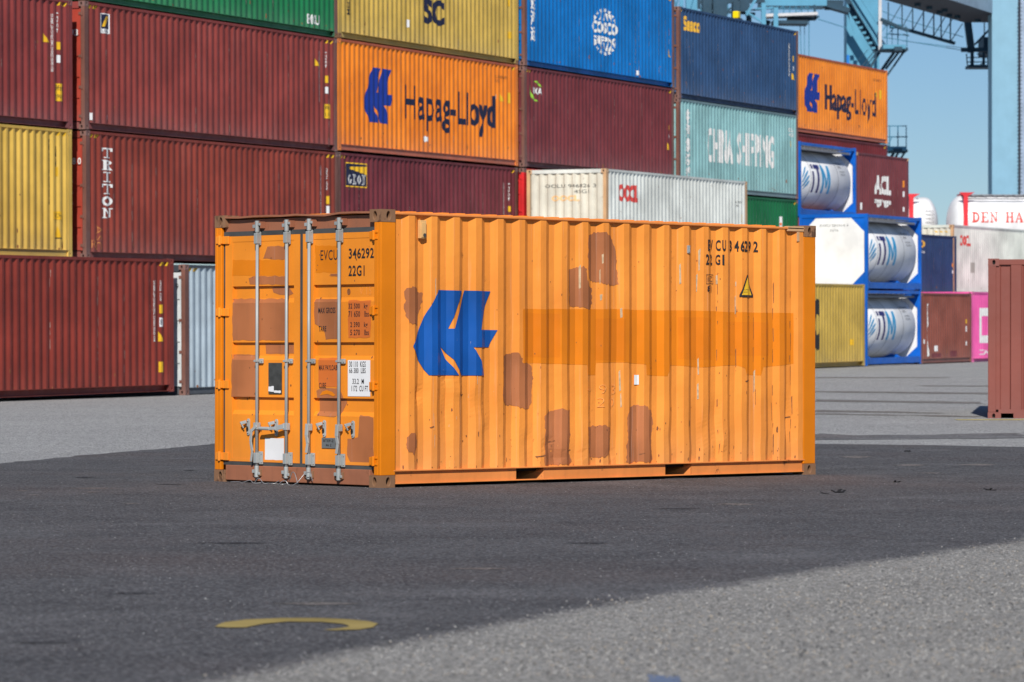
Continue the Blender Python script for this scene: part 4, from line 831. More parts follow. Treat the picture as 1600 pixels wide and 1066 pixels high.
def tank(M, label, grp, dz=0):
    L, Wd, Ht = 6.0, 2.438, 2.57; T = empty('tank_container', M, label, 'tank container', grp); r = 1.10; cy = Wd/2; cz = 1.33
    mb = MB(); shell(mb, cy, cz, r, .06, L-.07, .20); sh = mb.build('tank_shell', M_TK, T, smooth=True)
    mb = MB()
    for x in (1.45, 2.75, 4.35): # cladding bands
        n = 48
        for k in range(n):
            a, b = 2*math.pi*k/n, 2*math.pi*(k+1)/n; R_ = r+.006
            mb.quad((x, cy-R_*math.sin(a), cz+R_*math.cos(a)), (x+.035, cy-R_*math.sin(a), cz+R_*math.cos(a)), (x+.035, cy-R_*math.sin(b), cz+R_*math.cos(b)), (x, cy-R_*math.sin(b), cz+R_*math.cos(b)))
    mb.build('cladding_band', M_TG, sh)
    Cm = lambda u, v: (u, cy-(r+.009)*math.cos((v-cz)/r), cz+(r+.009)*math.sin((v-cz)/r))
    vb = [cz-1+.1*i for i in range(21)]
    sw_ = lambda x0, z0, x1, z1, t: [[(x0+(x1-x0)*k/5+.0, z0+(z1-z0)*(k/5)**1.3), (x0+(x1-x0)*(k+1)/5, z0+(z1-z0)*((k+1)/5)**1.3), (x0+(x1-x0)*(k+1)/5, z0+(z1-z0)*((k+1)/5)**1.3+t*math.sin(math.pi*(k+1)/5.5)), (x0+(x1-x0)*k/5, z0+(z1-z0)*(k/5)**1.3+t*math.sin(math.pi*(k+.2)/5.5))] for k in range(5)]
    for nm, mat, shp in (('lettering', M_PU, [rectp(1.62, .85, 1.80, 1.60), rectp(1.62, 1.70, 1.80, 1.86), rectp(2.14, .85, 2.34, 1.70), rectp(1.90, 1.70, 2.48, 1.86)]),
                         ('lettering', M_LT, [rectp(2.62, .85, 2.82, 1.86), rectp(3.30, .85, 3.50, 1.86), [(2.82, 1.86), (2.82, 1.50), (3.0, 1.05), (3.12, 1.05), (3.12, 1.2)], [(3.30, 1.86), (3.30, 1.50), (3.12, 1.0), (3.10, 1.32)]]),
                         ('emblem', M_LT, sw_(.52, 1.35, 1.05, 1.72, .12)+sw_(.50, 1.18, 1.22, 1.58, .12)+sw_(.56, 1.04, 1.30, 1.42, .12)+sw_(.72, .94, 1.28, 1.24, .11)),
                         ('lettering', M_SEAL, fit_text('EXFU 582414 3', 4.5, 1.98, 5.3, 2.06)+fit_text('22T6', 4.6, 1.82, 4.95, 1.90)+fit_text('MGW 36000 KG', 4.65, 1.66, 5.2, 1.71)+fit_text('TARE 3600 KG', 4.65, 1.55, 5.2, 1.60))):
        d = MB(); V, F = decal_geo(shp, Cm, (), vb); d.add(V, F); d.build(nm, mat, sh, fix=False)
    b = .11
    for x0 in (0, L-b):
        mb = MB()
        for y0 in (0, Wd-b): mb.box(x0, y0, 0, x0+b, y0+b, Ht)
        mb.box(x0+.002, b, Ht-.13, x0+b-.002, Wd-b, Ht-.003); mb.box(x0+.002, b, .03, x0+b-.002, Wd-b, .16)
        for (ya, za, yb, zb) in ((b, Ht-.62, .62, Ht-.13), (Wd-b, Ht-.62, Wd-.62, Ht-.13), (b, .62, .62, .16), (Wd-b, .62, Wd-.62, .16)):
            yo = b if ya < 1 else Wd-b; zo = Ht-.13 if za > 1 else .16
            mb.poly([(x0+.03, ya, za), (x0+.03, yb, zb), (x0+.03, yo, zo)]); mb.poly([(x0+.10, ya, za), (x0+.10, yb, zb), (x0+.10, yo, zo)])
            mb.quad((x0+.03, ya, za), (x0+.10, ya, za), (x0+.10, yb, zb), (x0+.03, yb, zb))
        mb.build('end_frame', M_TB, T)
        # round-cornered cover plate of the tank end
        mb = MB(); xx = .02 if x0 == 0 else L-.05; pts = [(.13, .60), (.60, .13), (Wd-.60, .13), (Wd-.13, .60), (Wd-.13, Ht-.60), (Wd-.60, Ht-.13), (.60, Ht-.13), (.13, Ht-.60)]
        if x0 == 0:
            A = [(xx, y, z) for y, z in pts]; B = [(xx-.012, cy+(y-cy)*.80, 1.285+(z-1.285)*.80) for y, z in pts]; Bk = [(xx+.03, y, z) for y, z in pts]
            for i in range(8): j = (i+1) % 8; mb.quad(A[i], A[j], B[j], B[i]); mb.quad(A[i], A[j], Bk[j], Bk[i])
            mb.poly(B); ec = mb.build('end_cover', M_TW, T)
            d = MB(); d.add(*decal_geo([[(2.438-p[0], p[1]) for p in q] for q in fit_text('EXFU 582414 3', .75, 2.14, 1.75, 2.22)+fit_text('22T6', 1.1, 1.98, 1.4, 2.05)], lambda u, v: (xx-.0125, u, v))); 
            d.build('lettering', M_SEAL, ec, fix=False)
        else:
            mb.poly([(xx, y, z) for y, z in pts]); mb.poly([(xx+.03, y, z) for y, z in pts]); mb.build('end_cover', M_TW, T)
    for y0 in (0.004, Wd-.104):
        mb = MB(); mb.box(.13, y0, .05, L-.13, y0+.10, .26); mb.box(.13, y0+.02, Ht-.12, L-.13, y0+.08, Ht-.02); mb.build('side_rail', M_TB, T)
    for x in (1.3, 4.6):
        mb = MB(); mb.hexa([(x, .15, .1), (x+.2, .15, .1), (x+.2, Wd-.15, .1), (x, Wd-.15, .1), (x, .5, .35), (x+.2, .5, .35), (x+.2, Wd-.5, .35), (x, Wd-.5, .35)]); mb.build('saddle', M_TB, T)
    mb = MB()
    mb.box(.14, .22, Ht-.215, L-.14, 1.7, Ht-.20); mb.box(.14, .20, Ht-.26, L-.14, .22, Ht-.18)
    for i in range(6): mb.box(.3, .30+.13*i, Ht-.10, L-.3, .36+.13*i, Ht-.07)
    for i in range(9): mb.box(.4+i*.62, .30, Ht-.13, .45+i*.62, 1.2, Ht-.1005)
    mb.build('walkway', M_TG, T)
    mb = MB(); mb.cyl((3.0, cy, 2.3), (3.0, cy, 2.46), .28, 16); mb.build('manhole', M_TK, T)
    return T
GT = 'blue framed tank containers'
tank(at(118.22, P0, .93), 'blue-framed silver tank container on the ground, lowest of the three', GT)
tank(at(118.28, P0, 3.50), 'blue-framed tank container with its white end plate in view, directly above the lowest', GT)
tank(at(119.28, P1, 6.06), 'blue-framed silver tank container highest up, left of the wine container', GT)

def vtank(P, yaw, L, label, lettering, posts, M_F):
    T = empty('tank_container', Matrix.Translation(P) @ Matrix.Rotation(yaw, 4, 'Z'), label, 'tank container', 'white tanks with red frames')
    r = 1.22; mb = MB(); shell(mb, 1.25, 1.30, r, 0, L, .62); sh = mb.build('tank_shell', M_TW, T, smooth=True)
    mb = MB()
    for x in posts:
        mb.box(x, -.02, .0, x+.20, .10, 2.62); mb.box(x, 2.4, .0, x+.20, 2.5, 2.62); mb.box(x+.001, .1, 2.5, x+.199, 2.4, 2.619)
        mb.poly([(x-.2, -.021, 2.62), (x+.5, -.021, 2.62), (x+.22, -.021, 2.46), (x-.02, -.021, 2.46)]); mb.poly([(x-.2, .05, 2.62), (x+.5, .05, 2.62), (x+.22, .05, 2.46), (x-.02, .05, 2.46)])
        mb.quad((x-.2, -.021, 2.62), (x+.5, -.021, 2.62), (x+.5, .05, 2.62), (x-.2, .05, 2.62))
    mb.build('end_frame', M_F, T)
    mb = MB(); mb.box(posts[0]+.2 if len(posts) > 1 else .8, .75, 2.50, (posts[-1] if len(posts) > 1 else L-1.2), 1.5, 2.56)
    for i in range(12):
        x = posts[0]+.4+i*.48
        if x < L-1: mb.bar((x, .72, 2.56), (x+.25, .72, 2.42), .03)
    mb.cyl((posts[0]+.2 if len(posts) > 1 else .8, .30, 2.34), (L-1.2, .30, 2.34), .03, 6)
    mb.build('walkway', M_TG, T)
    Cm = lambda u, v: (u, 1.25-(r+.01)*math.cos((v-1.3)/r), 1.3+(r+.01)*math.sin((v-1.3)/r))
    if lettering:
        d = MB(); V, F = decal_geo(lettering[0], Cm, (), [.2*i for i in range(14)]); d.add(V, F); d.build('lettering', lettering[1], sh, fix=False)
M_FR = bp('frame_red_paint', (226, 44, 56), .9, rust=.03, streak=.1, seed=52)
M_RL = plain('red_lettering', (.62, .045, .03), .5)
#@@FAR
Zt = 165.0
def scr(px_, py_, Z):                     # a point Z metres out along the view axis
    d_ = fw + rt*((px_-800)/FPX) - up*((py_-533)/FPX); return CAM + d_*Z
kx = Zt/FPX
yw = YAW-math.pi/2
pA = scr(1484, 303, Zt); zb_ = pA.z-2.55
vtank(Vector((pA.x, pA.y, zb_)), yw, 7.8, 'white tank container with red serif lettering and red frame, at the right edge', (slab_text('DEN', 1.00, 1.27, 2.17, 1.75)+slab_text('HARTOG', 2.52, 1.27, 5.0, 1.75), M_RL), (.62, 6.6), M_FR)
pB = scr(1412, 304, Zt+3); zb2 = pB.z-2.58
vtank(Vector((pB.x, pB.y, zb2))-rt*5.2, yw, 6.9, 'white tank end with red post, just right of the wine container', ([q for k in range(5) for q in fit_text('GROSS KG', 6.2, 1.1+k*.18, 6.6, 1.17+k*.18)], M_SEAL), (.5, 5.45), M_FR)
for (P_, L_, lb) in ((Vector((pA.x, pA.y, 0)), 7.0, 'maroon container carrying the white lettered tank'), (Vector((pB.x, pB.y, 0))-rt*5.2, 6.3, 'brown container carrying the white tank end')):
    for z_, h_ in ((1.1, 2.4), (3.55, zb_-3.6)):
        container(Matrix.Translation((P_.x, P_.y, z_)) @ Matrix.Rotation(yw, 4, 'Z'), L_, h_, lb+(', lowest' if z_ < 2 else ', upper'), m_mar, group='containers behind the stacks')

# ============================================================ quay cranes
M_CR = paint('crane_light_blue', (.085, .29, .43), rust=0, streak=.12, rough=.5, bump=0, fade=.08)  # pale tint of distant haze mixed into the crane colour
M_CR2 = paint('crane_blue', (.03, .16, .26), rust=0, streak=.2, rough=.5, bump=0)
M_CD = paint('crane_dark_steel', (.012, .05, .085), rust=0, streak=.2, rough=.6, bump=0)
M_CP = paint('crane_hazy_blue', (.20, .38, .50), rust=0, streak=.1, rough=.55, bump=0, fade=.06)  # paler still: distant haze put into the colour
M_CW = paint('crane_white_pipe', (.55, .55, .56), rust=.3, streak=.3, rough=.5)
M_CG = plain('dark_steel_and_underside_shade', (.045, .05, .065), .7)  # house underside's shade put into the base colour; also ladder and lamp base
ZC = 255.0
CR = empty('quay_crane', Matrix.Translation(scr(1348, 557, ZC)*1), 'light blue quay crane with stairs, platforms and lattice boom, behind the containers', 'crane')
CR2 = empty('quay_crane', Matrix.Translation(scr(1575, 557, ZC-12)), 'pale blue crane leg rising as a tall column at the right edge', 'crane')
def cpart(name, segs, mat, T=None, boxes=(), Z=None):
    T = T or CR; Z = Z or ZC; mb = MB(); o = T.location
    for sgm in segs:
        x0, y0, x1, y1, wpx = sgm[:5]; dz = sgm[5] if len(sgm) > 5 else 0; dp = sgm[6] if len(sgm) > 6 else max(wpx*.045, .1)
        a = scr(x0, y0, Z+dz)-o; b = scr(x1, y1, Z+dz)-o; mb.bar(a, b, wpx*Z/FPX, dp, upv=tuple(fw))
    for (x0, y0, x1, y1, dz, dp) in boxes:
        P = [scr(x, y, Z+dz)-o for x, y in ((x0, y1), (x1, y1), (x1, y0), (x0, y0))]; mb.hexa(P+[p+fw*dp for p in P])
    ob = mb.build(name, mat, T); return ob
cpart('leg', [], M_CR, boxes=[(1323, -40, 1374, 546, 6, 2.2)])
cpart('column', [(1375, -20, 1375, 78, 5, 0, .25)], M_CW)
cpart('stair', [(1322, -5, 1372, 86, 7, 3, .2)], M_CD)
cpart('stair', [(1330, 14, 1370, 80, 11, 3.4, .15)], M_CR2)
cpart('sign', [], plain('sign_blue', (.0, .16, .55), .5), boxes=[(1323, 86, 1327, 101, 5.8, .1)])
cpart('stair_steps', [(1332+i*4.9, 28+i*8.0, 1338+i*4.9, 27+i*8.0, 3.4, 2.4, .3) for i in range(7)], M_CR)
cpart('stair_rail', [(1332, -8, 1386, 76, 3, 1.6), (1340, -12, 1372, 38, 3, 1.6), (1322, 14, 1336, 52, 2.5, 1.5), (1328, -8, 1382, 80, 5, 2.0, .2)], M_CR)
cpart('stair', [(1378, 76, 1352, 118, 4, 2), (1366, 80, 1340, 112, 1.6, 0), (1371, 80, 1347, 112, 2.2, 0), (1356, 78, 1330, 108, 1, 0)], M_CD)
cpart('platform', [], M_CR, boxes=[(1380, 70, 1415, 76, -2, 3)])
cpart('platform_beam', [(1374, 78, 1416, 79, 4, 0, 2.5)], M_CD, boxes=[(1398, 73, 1410, 79, -2.5, 1)])
cpart('bracket', [(1397, 82, 1371, 119, 4.5, 0), (1404, 82, 1384, 108, 3.5, .8), (1413, 80, 1384, 121, 3, -1), (1414, 78, 1411, 84, 2, -1)], M_CD)
cpart('railing', [(1384, 53, 1417, 55, 1.6), (1386, 38, 1416, 40, 1.0), (1386, 38, 1386, 70, 1.3), (1403, 40, 1403, 70, 1.6), (1417, 42, 1417, 76, 1.2), (1376, 52, 1392, 30, 1.2), (1382, 60, 1400, 40, 1.2), (1394, 40, 1394, 70, 1)], M_CR2, boxes=[(1392, 38, 1408, 43, -1, 1)])
cpart('railing', [(1376, 34, 1388, 40, 4), (1386, 35, 1400, 41, 5), (1411, 54, 1420, 56, 2.4), (1415, 42, 1416, 50, 2.5)], M_CD)
cpart('girder', [], M_CR, boxes=[(1188, -30, 1292, 9, 0, 3)])
cpart('girder', [(1283, 6, 1326, 18, 8, 1, 1.5)], M_CD, boxes=[(1290, 0, 1318, 14, .5, 1)])
cpart('walkway', [(1194, 26, 1276, 23, 4.5, 0, 2)], M_CW)
cpart('walkway_railing', [(1196+i*9.5, 10, 1196+i*9.5, 25, 1.6) for i in range(9)]+[(1195, 14, 1275, 13, 1.2), (1200, 22, 1225, 10, 1.2), (1240, 22, 1262, 10, 1.2)], M_CR2)
cpart('walkway_support', [(1206, 36, 1261, 37, 5, 0, 2), (1230, 30, 1275, 30, 3, 1, 1), (1272, 8, 1275, 30, 3), (1280, 26, 1262, 32, 3)], M_CD)
cpart('trolley_frame', [(1135, -6, 1186, -4, 10, 1), (1098, 26, 1160, 32, 5, 1), (1170, 24, 1170, 44, 8, 1), (1200, 32, 1196, 44, 9, 1), (1160, 40, 1210, 44, 4, 1), (1092, -5, 1092, 14, 5), (1104, -5, 1104, 30, 14, 0, 2), (1124, -5, 1124, 36, 22, 0, 2), (1150, 4, 1150, 44, 12, 0, 2), (1162, -4, 1162, 20, 16, 0, 2), (1092, 3, 1195, 2, 6), (1096, 16, 1180, 22, 4), (1144, -5, 1172, 30, 4), (1132, 22, 1148, 8, 3), (1190, -5, 1184, 16, 3), (1195, 4, 1195, 14, 3), (1172, 16, 1195, 15, 2.4)], M_CD)
cpart('lattice', [(1193, 5, 1193, 42, 7, -1, .5), (1183, -5, 1166, 24, 4, -1, .3), (1165, 18, 1190, 34, 3, -1, .3), (1212, 12, 1212, 45, 7, -1, .5), (1180, 14, 1208, 12, 2.5, -1)], M_CR)
cpart('lattice', [(1060, -5, 1056, 12, 2.4), (1053, -5, 1056, 12, 2.4), (1085, -5, 1079, 14, 2), (1092, -5, 1096, 22, 2), (1110, 2, 1107, 24, 1.6), (1137, 5, 1137, 24, 1.6), (1135, 14, 1150, 12, 1.6), (1038, 6, 1042, -5, 2)], M_CR2)
cpart('beam', [], M_CR, boxes=[(1072, -30, 1090, 60, 4, 1), (1062, -30, 1068, 10, 3, .5)])
cpart('hoist_rope', [(1250, 34, 1252, 90, 1.0), (1257, 34, 1257, 90, .9), (1264, 32, 1264, 90, 1.1)], M_CR2)
cpart('cable', [(1278, 30, 1323, 44, 1.2), (1378, 17, 1400, 27, .9), (1400, 27, 1505, 58, .9), (1378, 58, 1505, 79, .9), (1410, 64, 1505, 75, .7)], M_CR2)
# overhead girder seen from below, a real box reaching towards us
zG = scr(1549, 21, 243).z
def onz(px_, py_, z_):
    d_ = fw + rt*((px_-800)/FPX) - up*((py_-533)/FPX); t = (z_-CAM.z)/d_.z; return CAM+d_*t
o = CR.location
n1, n2, f1, f2 = onz(1560, 24, zG), onz(1470, -5, zG), onz(1560, 35.6, zG), onz(1505, 35, zG)
f3 = onz(1400, 5, zG); f4 = onz(1372, -3, zG)
base = [n1, f1, f2, f3, f4, n2]
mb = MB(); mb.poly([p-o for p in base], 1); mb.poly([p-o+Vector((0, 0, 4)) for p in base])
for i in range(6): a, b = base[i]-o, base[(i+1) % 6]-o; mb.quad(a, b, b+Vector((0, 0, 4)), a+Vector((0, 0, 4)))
mb.build('machinery_house', [paint('machinery_house_paint', (.26, .36, .46), rust=0, streak=.1, bump=0), M_CG], CR)  # sides lighter, underside slot darkened to stand for its shade
for (x, y) in ((1434, 5), (1452, 10), (1476, 14), (1483, 22), (1496, 24), (1468, 17), (1528, 30)):
    p = onz(x, y, zG)-o; mb = MB(); mb.box(p.x-.14, p.y-.14, p.z-.2, p.x+.14, p.y+.14, p.z-.01); mb.build('underside_fitting', M_CD, CR)
cpart('lattice_boom', [(1404, 43, 1492, 68, 4.2, -8, .5), (1376, 30, 1408, 44, 4, -8, .5)]+[(x, ya, x, yb, 1.8, -8, .12) for x, ya, yb in ((1409.5, 6, 43), (1426, 10, 47), (1443, 16, 51), (1459, 21, 56), (1470.5, 24, 59), (1485, 28, 64), (1388, 4, 34))]
      + [(a, ya, b, yb, 1.3, -8, .1) for a, ya, b, yb in ((1410, 42, 1427, 12), (1427, 46, 1444, 17), (1443, 51, 1460, 22), (1459, 56, 1478, 25), (1471, 59, 1488, 30), (1486, 64, 1504, 37), (1392, 35, 1408, 8))], M_CD)
cpart('cab_hanger', [(1511, 28, 1518, 82, 10, -4, .6), (1523, 70, 1551, 41, 3, -4), (1538, 34, 1538, 60, 1.6, -4), (1502, 78, 1550, 78, 6, -4, .6), (1519, 82, 1519, 106, 5, -4), (1537, 82, 1537, 104, 4, -4)], M_CD, boxes=[(1537, 58, 1551, 84, -3, 3)])
cpart('cab_cage', [(1510, 84, 1512, 106, 1.6, -4), (1526, 84, 1536, 89, 1.4, -4), (1536, 98, 1526, 106, 1.4, -4), (1510, 90, 1550, 90, 1.4, -4), (1510, 97, 1550, 97, 1.4, -4), (1511, 105, 1551, 105, 4, -4, 2), (1543, 84, 1543, 104, 1.2, -4), (1548, 84, 1548, 104, 1.2, -4)], M_CD)
# small lower platform near the orange top container
cpart('platform', [], M_CR, boxes=[(1384, 229, 1416, 235, -2, 3)])
cpart('railing', [(1386, 214, 1418, 214, 1.6), (1386, 197, 1416, 197, 1.3), (1403, 197, 1403, 229, 1.6), (1390, 197, 1390, 229, 1.6), (1416, 196, 1416, 234, 1.3), (1394, 214, 1386, 229, 1.2)], M_CR2)
cpart('bracket', [(1388, 236, 1416, 237, 4, 0, 2), (1398, 236, 1386, 258, 4.5), (1404, 238, 1394, 255, 3.5), (1414, 238, 1402, 256, 3), (1387, 228, 1390, 240, 4)], M_CD, boxes=[(1396, 232, 1410, 238, -2.2, 1)])
cpart('stair', [(1391, 258, 1360, 300, 3), (1404, 256, 1365, 310, 3)], M_CD)
cpart('column', [(1378, 190, 1378, 546, 10, 4, 1)], M_CR)
cpart('leg', [], M_CP, T=CR2, Z=ZC-12, boxes=[(1550, -60, 1591, 546, 0, 2.0)])
cpart('leg', [], paint('crane_mauve_grey', (.28, .36, .47), rust=0, streak=.08, bump=0), T=CR2, Z=ZC-12, boxes=[(1594.5, -60, 1640, 546, .6, 2.0)])
cpart('ladder', [(1591.5, -60, 1593, 546, 1.2, -.2)]+[(1590, 6+i*6, 1597, 6+i*6, 1.0, -.4, .05) for i in range(70)], M_CG, T=CR2, Z=ZC-12)
# small things on top of the navy container
def lamp_box():
    s_ = 114.1; M = at(s_, P1+.35, 12.42); T = empty('signal_lamp', M, 'small yellow box standing on the grey navy container roof', 'lamp')
    mb = MB(); mb.box(0, 0, 0, .22, .20, .24); mb.build('housing', plain('lamp_yellow', (.85, .62, .0), .4), T, bevel=.03)
    mb = MB(); mb.box(-.04, -.04, -.12, .28, .26, 0); mb.build('base', M_CG, T)
lamp_box()

#@@GROUND
# ============================================================ ground
GS_S = [-400, -60, 0, 20, 38, 44, 50, 57.2, 64, 70.5, 95, 118, 135, 200, 600, 3000]
GS_Z = [0, 0, 0, 0, 0, .05, .13, .245, .30, .35, .64, .91, 1.1, 1.6, 1.6, 1.6]
dvx, dvy = math.cos(PSI), math.sin(PSI); S0 = CAM.x*dvx+CAM.y*dvy
def gz(x, y): return float(np.interp(x*dvx+y*dvy-S0, GS_S, GS_Z))
def sheet(name, polys, mat, dz, kind='structure', parent=None):
    bm = shapes_bm(polys)
    for s_ in GS_S:
        bmesh.ops.bisect_plane(bm, geom=bm.verts[:]+bm.edges[:]+bm.faces[:], plane_co=(dvx*(s_+S0), dvy*(s_+S0), 0), plane_no=(dvx, dvy, 0), dist=1e-5)
    for v in bm.verts: v.co.z = gz(v.co.x, v.co.y)+dz
    bmesh.ops.recalc_face_normals(bm, faces=bm.faces)
    for f in bm.faces:
        if f.normal.z < 0: f.normal_flip()
    me = bpy.data.meshes.new(name); bm.to_mesh(me); bm.free(); me.materials.append(mat)
    o = bpy.data.objects.new(name, me); COL.objects.link(o); return tag(o, kind=kind)
def ground_col(nt, v, ca, cb, cs, speck, spk, patchy, brown=0.0, grain=42):
    c = mixc(nt, ramp(nt, noise(nt, v, .22, 5, .6), .35, .65), ca, cb)
    c = mixc(nt, ramp(nt, noise(nt, v, .9, 6, .65), .42, .68, 0, patchy*3), c, tuple(x*.66 for x in ca))
    c = mixc(nt, ramp(nt, noise(nt, v, .55, 7, .72, (1, 1, 1)), .52, .70, 0, patchy*2.2), c, tuple(min(.8, x*1.35+.02) for x in cb))
    c = mixc(nt, ramp(nt, noise(nt, v, 5, 5, .75), .35, .68, 0, .4), c, tuple(min(.8, x*1.25) for x in cb))
    if brown: c = mixc(nt, ramp(nt, noise(nt, v, .3, 3, .5), .5, .75, 0, brown), c, (ca[0]*1.3, ca[1]*.98, ca[2]*.86))
    g = noise(nt, v, grain, 2, .6); c = mixc(nt, ramp(nt, g, .50, .62, 0, .85*speck), c, tuple(x*.22 for x in ca)); c = mixc(nt, ramp(nt, g, .36, .46, 1.0*speck, 0), c, tuple(min(.85, x*1.9+.02) for x in cb))
    g2 = noise(nt, v, grain*.3, 3, .7); c = mixc(nt, ramp(nt, g2, .52, .66, 0, .5*speck), c, tuple(x*.45 for x in ca)); c = mixc(nt, ramp(nt, g2, .32, .46, .45*speck, 0), c, tuple(min(.85, x*1.5+.01) for x in cb))
    vo = N(nt, 'ShaderNodeTexVoronoi'); vo.inputs['Scale'].default_value = 16; nt.links.new(v, vo.inputs['Vector'])
    return mixc(nt, ramp(nt, vo.outputs['Distance'], .03, .12, spk, 0), c, cs)
LIGHT = dict(ca=(.290, .290, .286), cb=(.345, .345, .338), cs=(.42, .42, .40), speck=.85, spk=.3, patchy=.14)
LIGHTN = dict(ca=(.238, .229, .211), cb=(.300, .289, .267), cs=(.40, .39, .36), speck=.75, spk=.3, patchy=.2)
DARKG = dict(ca=(.084, .083, .087), cb=(.112, .110, .114), cs=(.30, .30, .29), speck=.8, spk=.4, patchy=.42, brown=.6)
def ground_mat(name, a, edge=None):
    m = bpy.data.materials.new(name); m.use_nodes = True; nt = m.node_tree; L = nt.links.new; b = nt.nodes['Principled BSDF']
    tc = N(nt, 'ShaderNodeTexCoord'); v = tc.outputs['Object']
    c = ground_col(nt, v, **a)
    if edge:     # worn edge of the asphalt: it thins out into the aggregate over some decimetres
        sp = N(nt, 'ShaderNodeSeparateXYZ'); L(v, sp.inputs[0])
        def ma(op, x, y=None):
            q = N(nt, 'ShaderNodeMath', operation=op)
            for i_, val in enumerate((x, y)):
                if val is None: continue
                if hasattr(val, 'is_linked'): L(val, q.inputs[i_])
                else: q.inputs[i_].default_value = val
            return q.outputs[0]
        t = ma('MULTIPLY', ma('ADD', sp.outputs[0], 13.89), 1/10.68); t1 = ma('MAXIMUM', ma('MINIMUM', t, 1.0), 0.0)
        f = ma('ADD', ma('MULTIPLY', t, 4.63), ma('MULTIPLY', ma('MULTIPLY', t1, ma('SUBTRACT', 1.0, t1)), ma('SUBTRACT', 1.0, ma('MULTIPLY', t1, .42))))
        d = ma('SUBTRACT', ma('ADD', sp.outputs[1], 14.70), f)
        d = ma('ADD', d, ma('MULTIPLY', ma('SUBTRACT', noise(nt, v, 1.6, 6, .7), .5), .45)); d = ma('ADD', d, ma('MULTIPLY', ma('SUBTRACT', noise(nt, v, 20, 2, .6), .5), .5))
        c = mixc(nt, ramp(nt, d, -.10, .12), ground_col(nt, v, **edge), c)
    L(c, b.inputs['Base Color']); b.inputs['Roughness'].default_value = .9; b.inputs['Specular IOR Level'].default_value = .2
    bp_ = N(nt, 'ShaderNodeBump'); bp_.inputs['Strength'].default_value = .7; bp_.inputs['Distance'].default_value = .02
    L(noise(nt, v, 26, 5, .75), bp_.inputs['Height']); L(bp_.outputs[0], b.inputs['Normal']); return m
M_GL = ground_mat('light_aggregate', LIGHT)
M_GN = ground_mat('dark_asphalt', DARKG, LIGHTN)
M_GA = ground_mat('near_aggregate', LIGHTN)  # near ground tone, darker and warmer than the far aggregate
M_GS = ground_mat('dark_asphalt_thin', dict(DARKG, ca=(.135, .133, .136), cb=(.17, .168, .17)))
# main sheet to the horizon
bmg = [(-3000, -3000), (3000, -3000), (3000, 3000), (-3000, 3000)]
mb = MB(); SS = GS_S; ZZ = GS_Z
for i in range(len(SS)-1):
    for (u0, u1) in ((-2500, -60), (-60, 0), (0, 60), (60, 2500)):
        f = lambda s_, u, z: (dvx*(s_+S0)-dvy*u, dvy*(s_+S0)+dvx*u, z)
        mb.quad(f(SS[i], u0, ZZ[i]), f(SS[i+1], u0, ZZ[i+1]), f(SS[i+1], u1, ZZ[i+1]), f(SS[i], u1, ZZ[i]))
tag(mb.build('ground', M_GL), kind='structure')
far = [(-30, -16), (1.88, 8.57), (3.78, 10.05), (5.35, 11.03), (6.89, 11.89), (8.49, 12.87), (11, 12.5), (13.2, 9.5), (13.78, 6.84), (14.39, 5.43), (14.67, 4.07), (16, 0.5)]
near = [(0.5, -8.5), (-3.21, -10.07), (-5.35, -10.89), (-7.36, -11.73), (-8.95, -12.31), (-10.17, -12.83), (-11.99, -13.77), (-13.89, -14.70), (-20, -18.5), (-40, -30)]
rg = random.Random(4)
def rough_line(pts, amp, step):
    out = []
    for a, b in zip(pts, pts[1:]):
        d_ = math.hypot(b[0]-a[0], b[1]-a[1]); n = max(1, int(d_/step))
        out += [(a[0]+(b[0]-a[0])*k/n+rg.gauss(0, amp), a[1]+(b[1]-a[1])*k/n+rg.gauss(0, amp)) for k in range(n)]
    return out+[pts[-1]]
sheet('near_aggregate', [[(x, y+.6) for x, y in near][::-1]+[(6, -20), (-20, -50), (-60, -40)]], M_GA, .002)
rim = [[(a[0], a[1]-.75), (b[0], b[1]-.75), (b[0], b[1]-.9), (a[0], a[1]-.9)] for a, b in zip(near, near[1:])]
oa = sheet('dark_asphalt', [rough_line(far, .03, .25)+[(x, y-.75) for x, y in near]]+rim, M_GN, .004)
for v in oa.data.vertices:                                  # the outer rim dips below the aggregate: no step
    f_ = float(np.interp(v.co.x, [p[0] for p in near][::-1], [p[1] for p in near][::-1]))
    if -46 < v.co.x < .5 and abs(v.co.y-f_+.9) < .02: v.co.z -= .007
sheet('dark_asphalt_strip', [rough_line([(17.02, 9.70), (16.59, 8.54), (17.25, 8.17), (18.88, 7.40), (17.27, 6.13), (15.76, 7.13), (14.87, 7.80), (17.02, 9.70)], .05, .3)], M_GS, .004)
M_LINEW = plain('worn_white_line', (.5, .5, .5), .8, var=.3, sc=6); M_LINEY = plain('worn_yellow_line', (.42, .36, .16), .85, var=.35, sc=5)
sheet('painted_line', [[(4.31, 11.94), (5.09, 11.14), (5.04, 11.09), (4.26, 11.89)]], M_LINEW, .004)
sheet('painted_line', [[(23.00, 12.08), (23.81, 11.30), (23.3, 10.9), (22.65, 11.70)]], M_LINEY, .004)
M_TYRE = ground_mat('tyre_rubbed_ground', dict(LIGHT, ca=(.165, .150, .138), cb=(.205, .19, .178)))
for q in ([(54.31,42.74),(56.05,39.47),(55.24,38.80),(53.12,41.68)], [(46.72,32.48),(47.34,30.99),(46.40,30.23),(45.78,31.69)], [(39.93,30.00),(40.98,25.86),(39.70,24.82),(38.89,29.07)], [(33.71,24.49),(34.06,20.36),(32.58,19.17),(32.05,23.02)], [(26.37,17.99),(26.40,15.01),(25.85,14.56),(25.24,16.99)], [(24.34,16.18),(24.68,12.78),(24.34,12.51),(23.81,15.72)]):
    sheet('tyre_mark', [rough_line(q+[q[0]], .12, .4)], M_TYRE, .004)
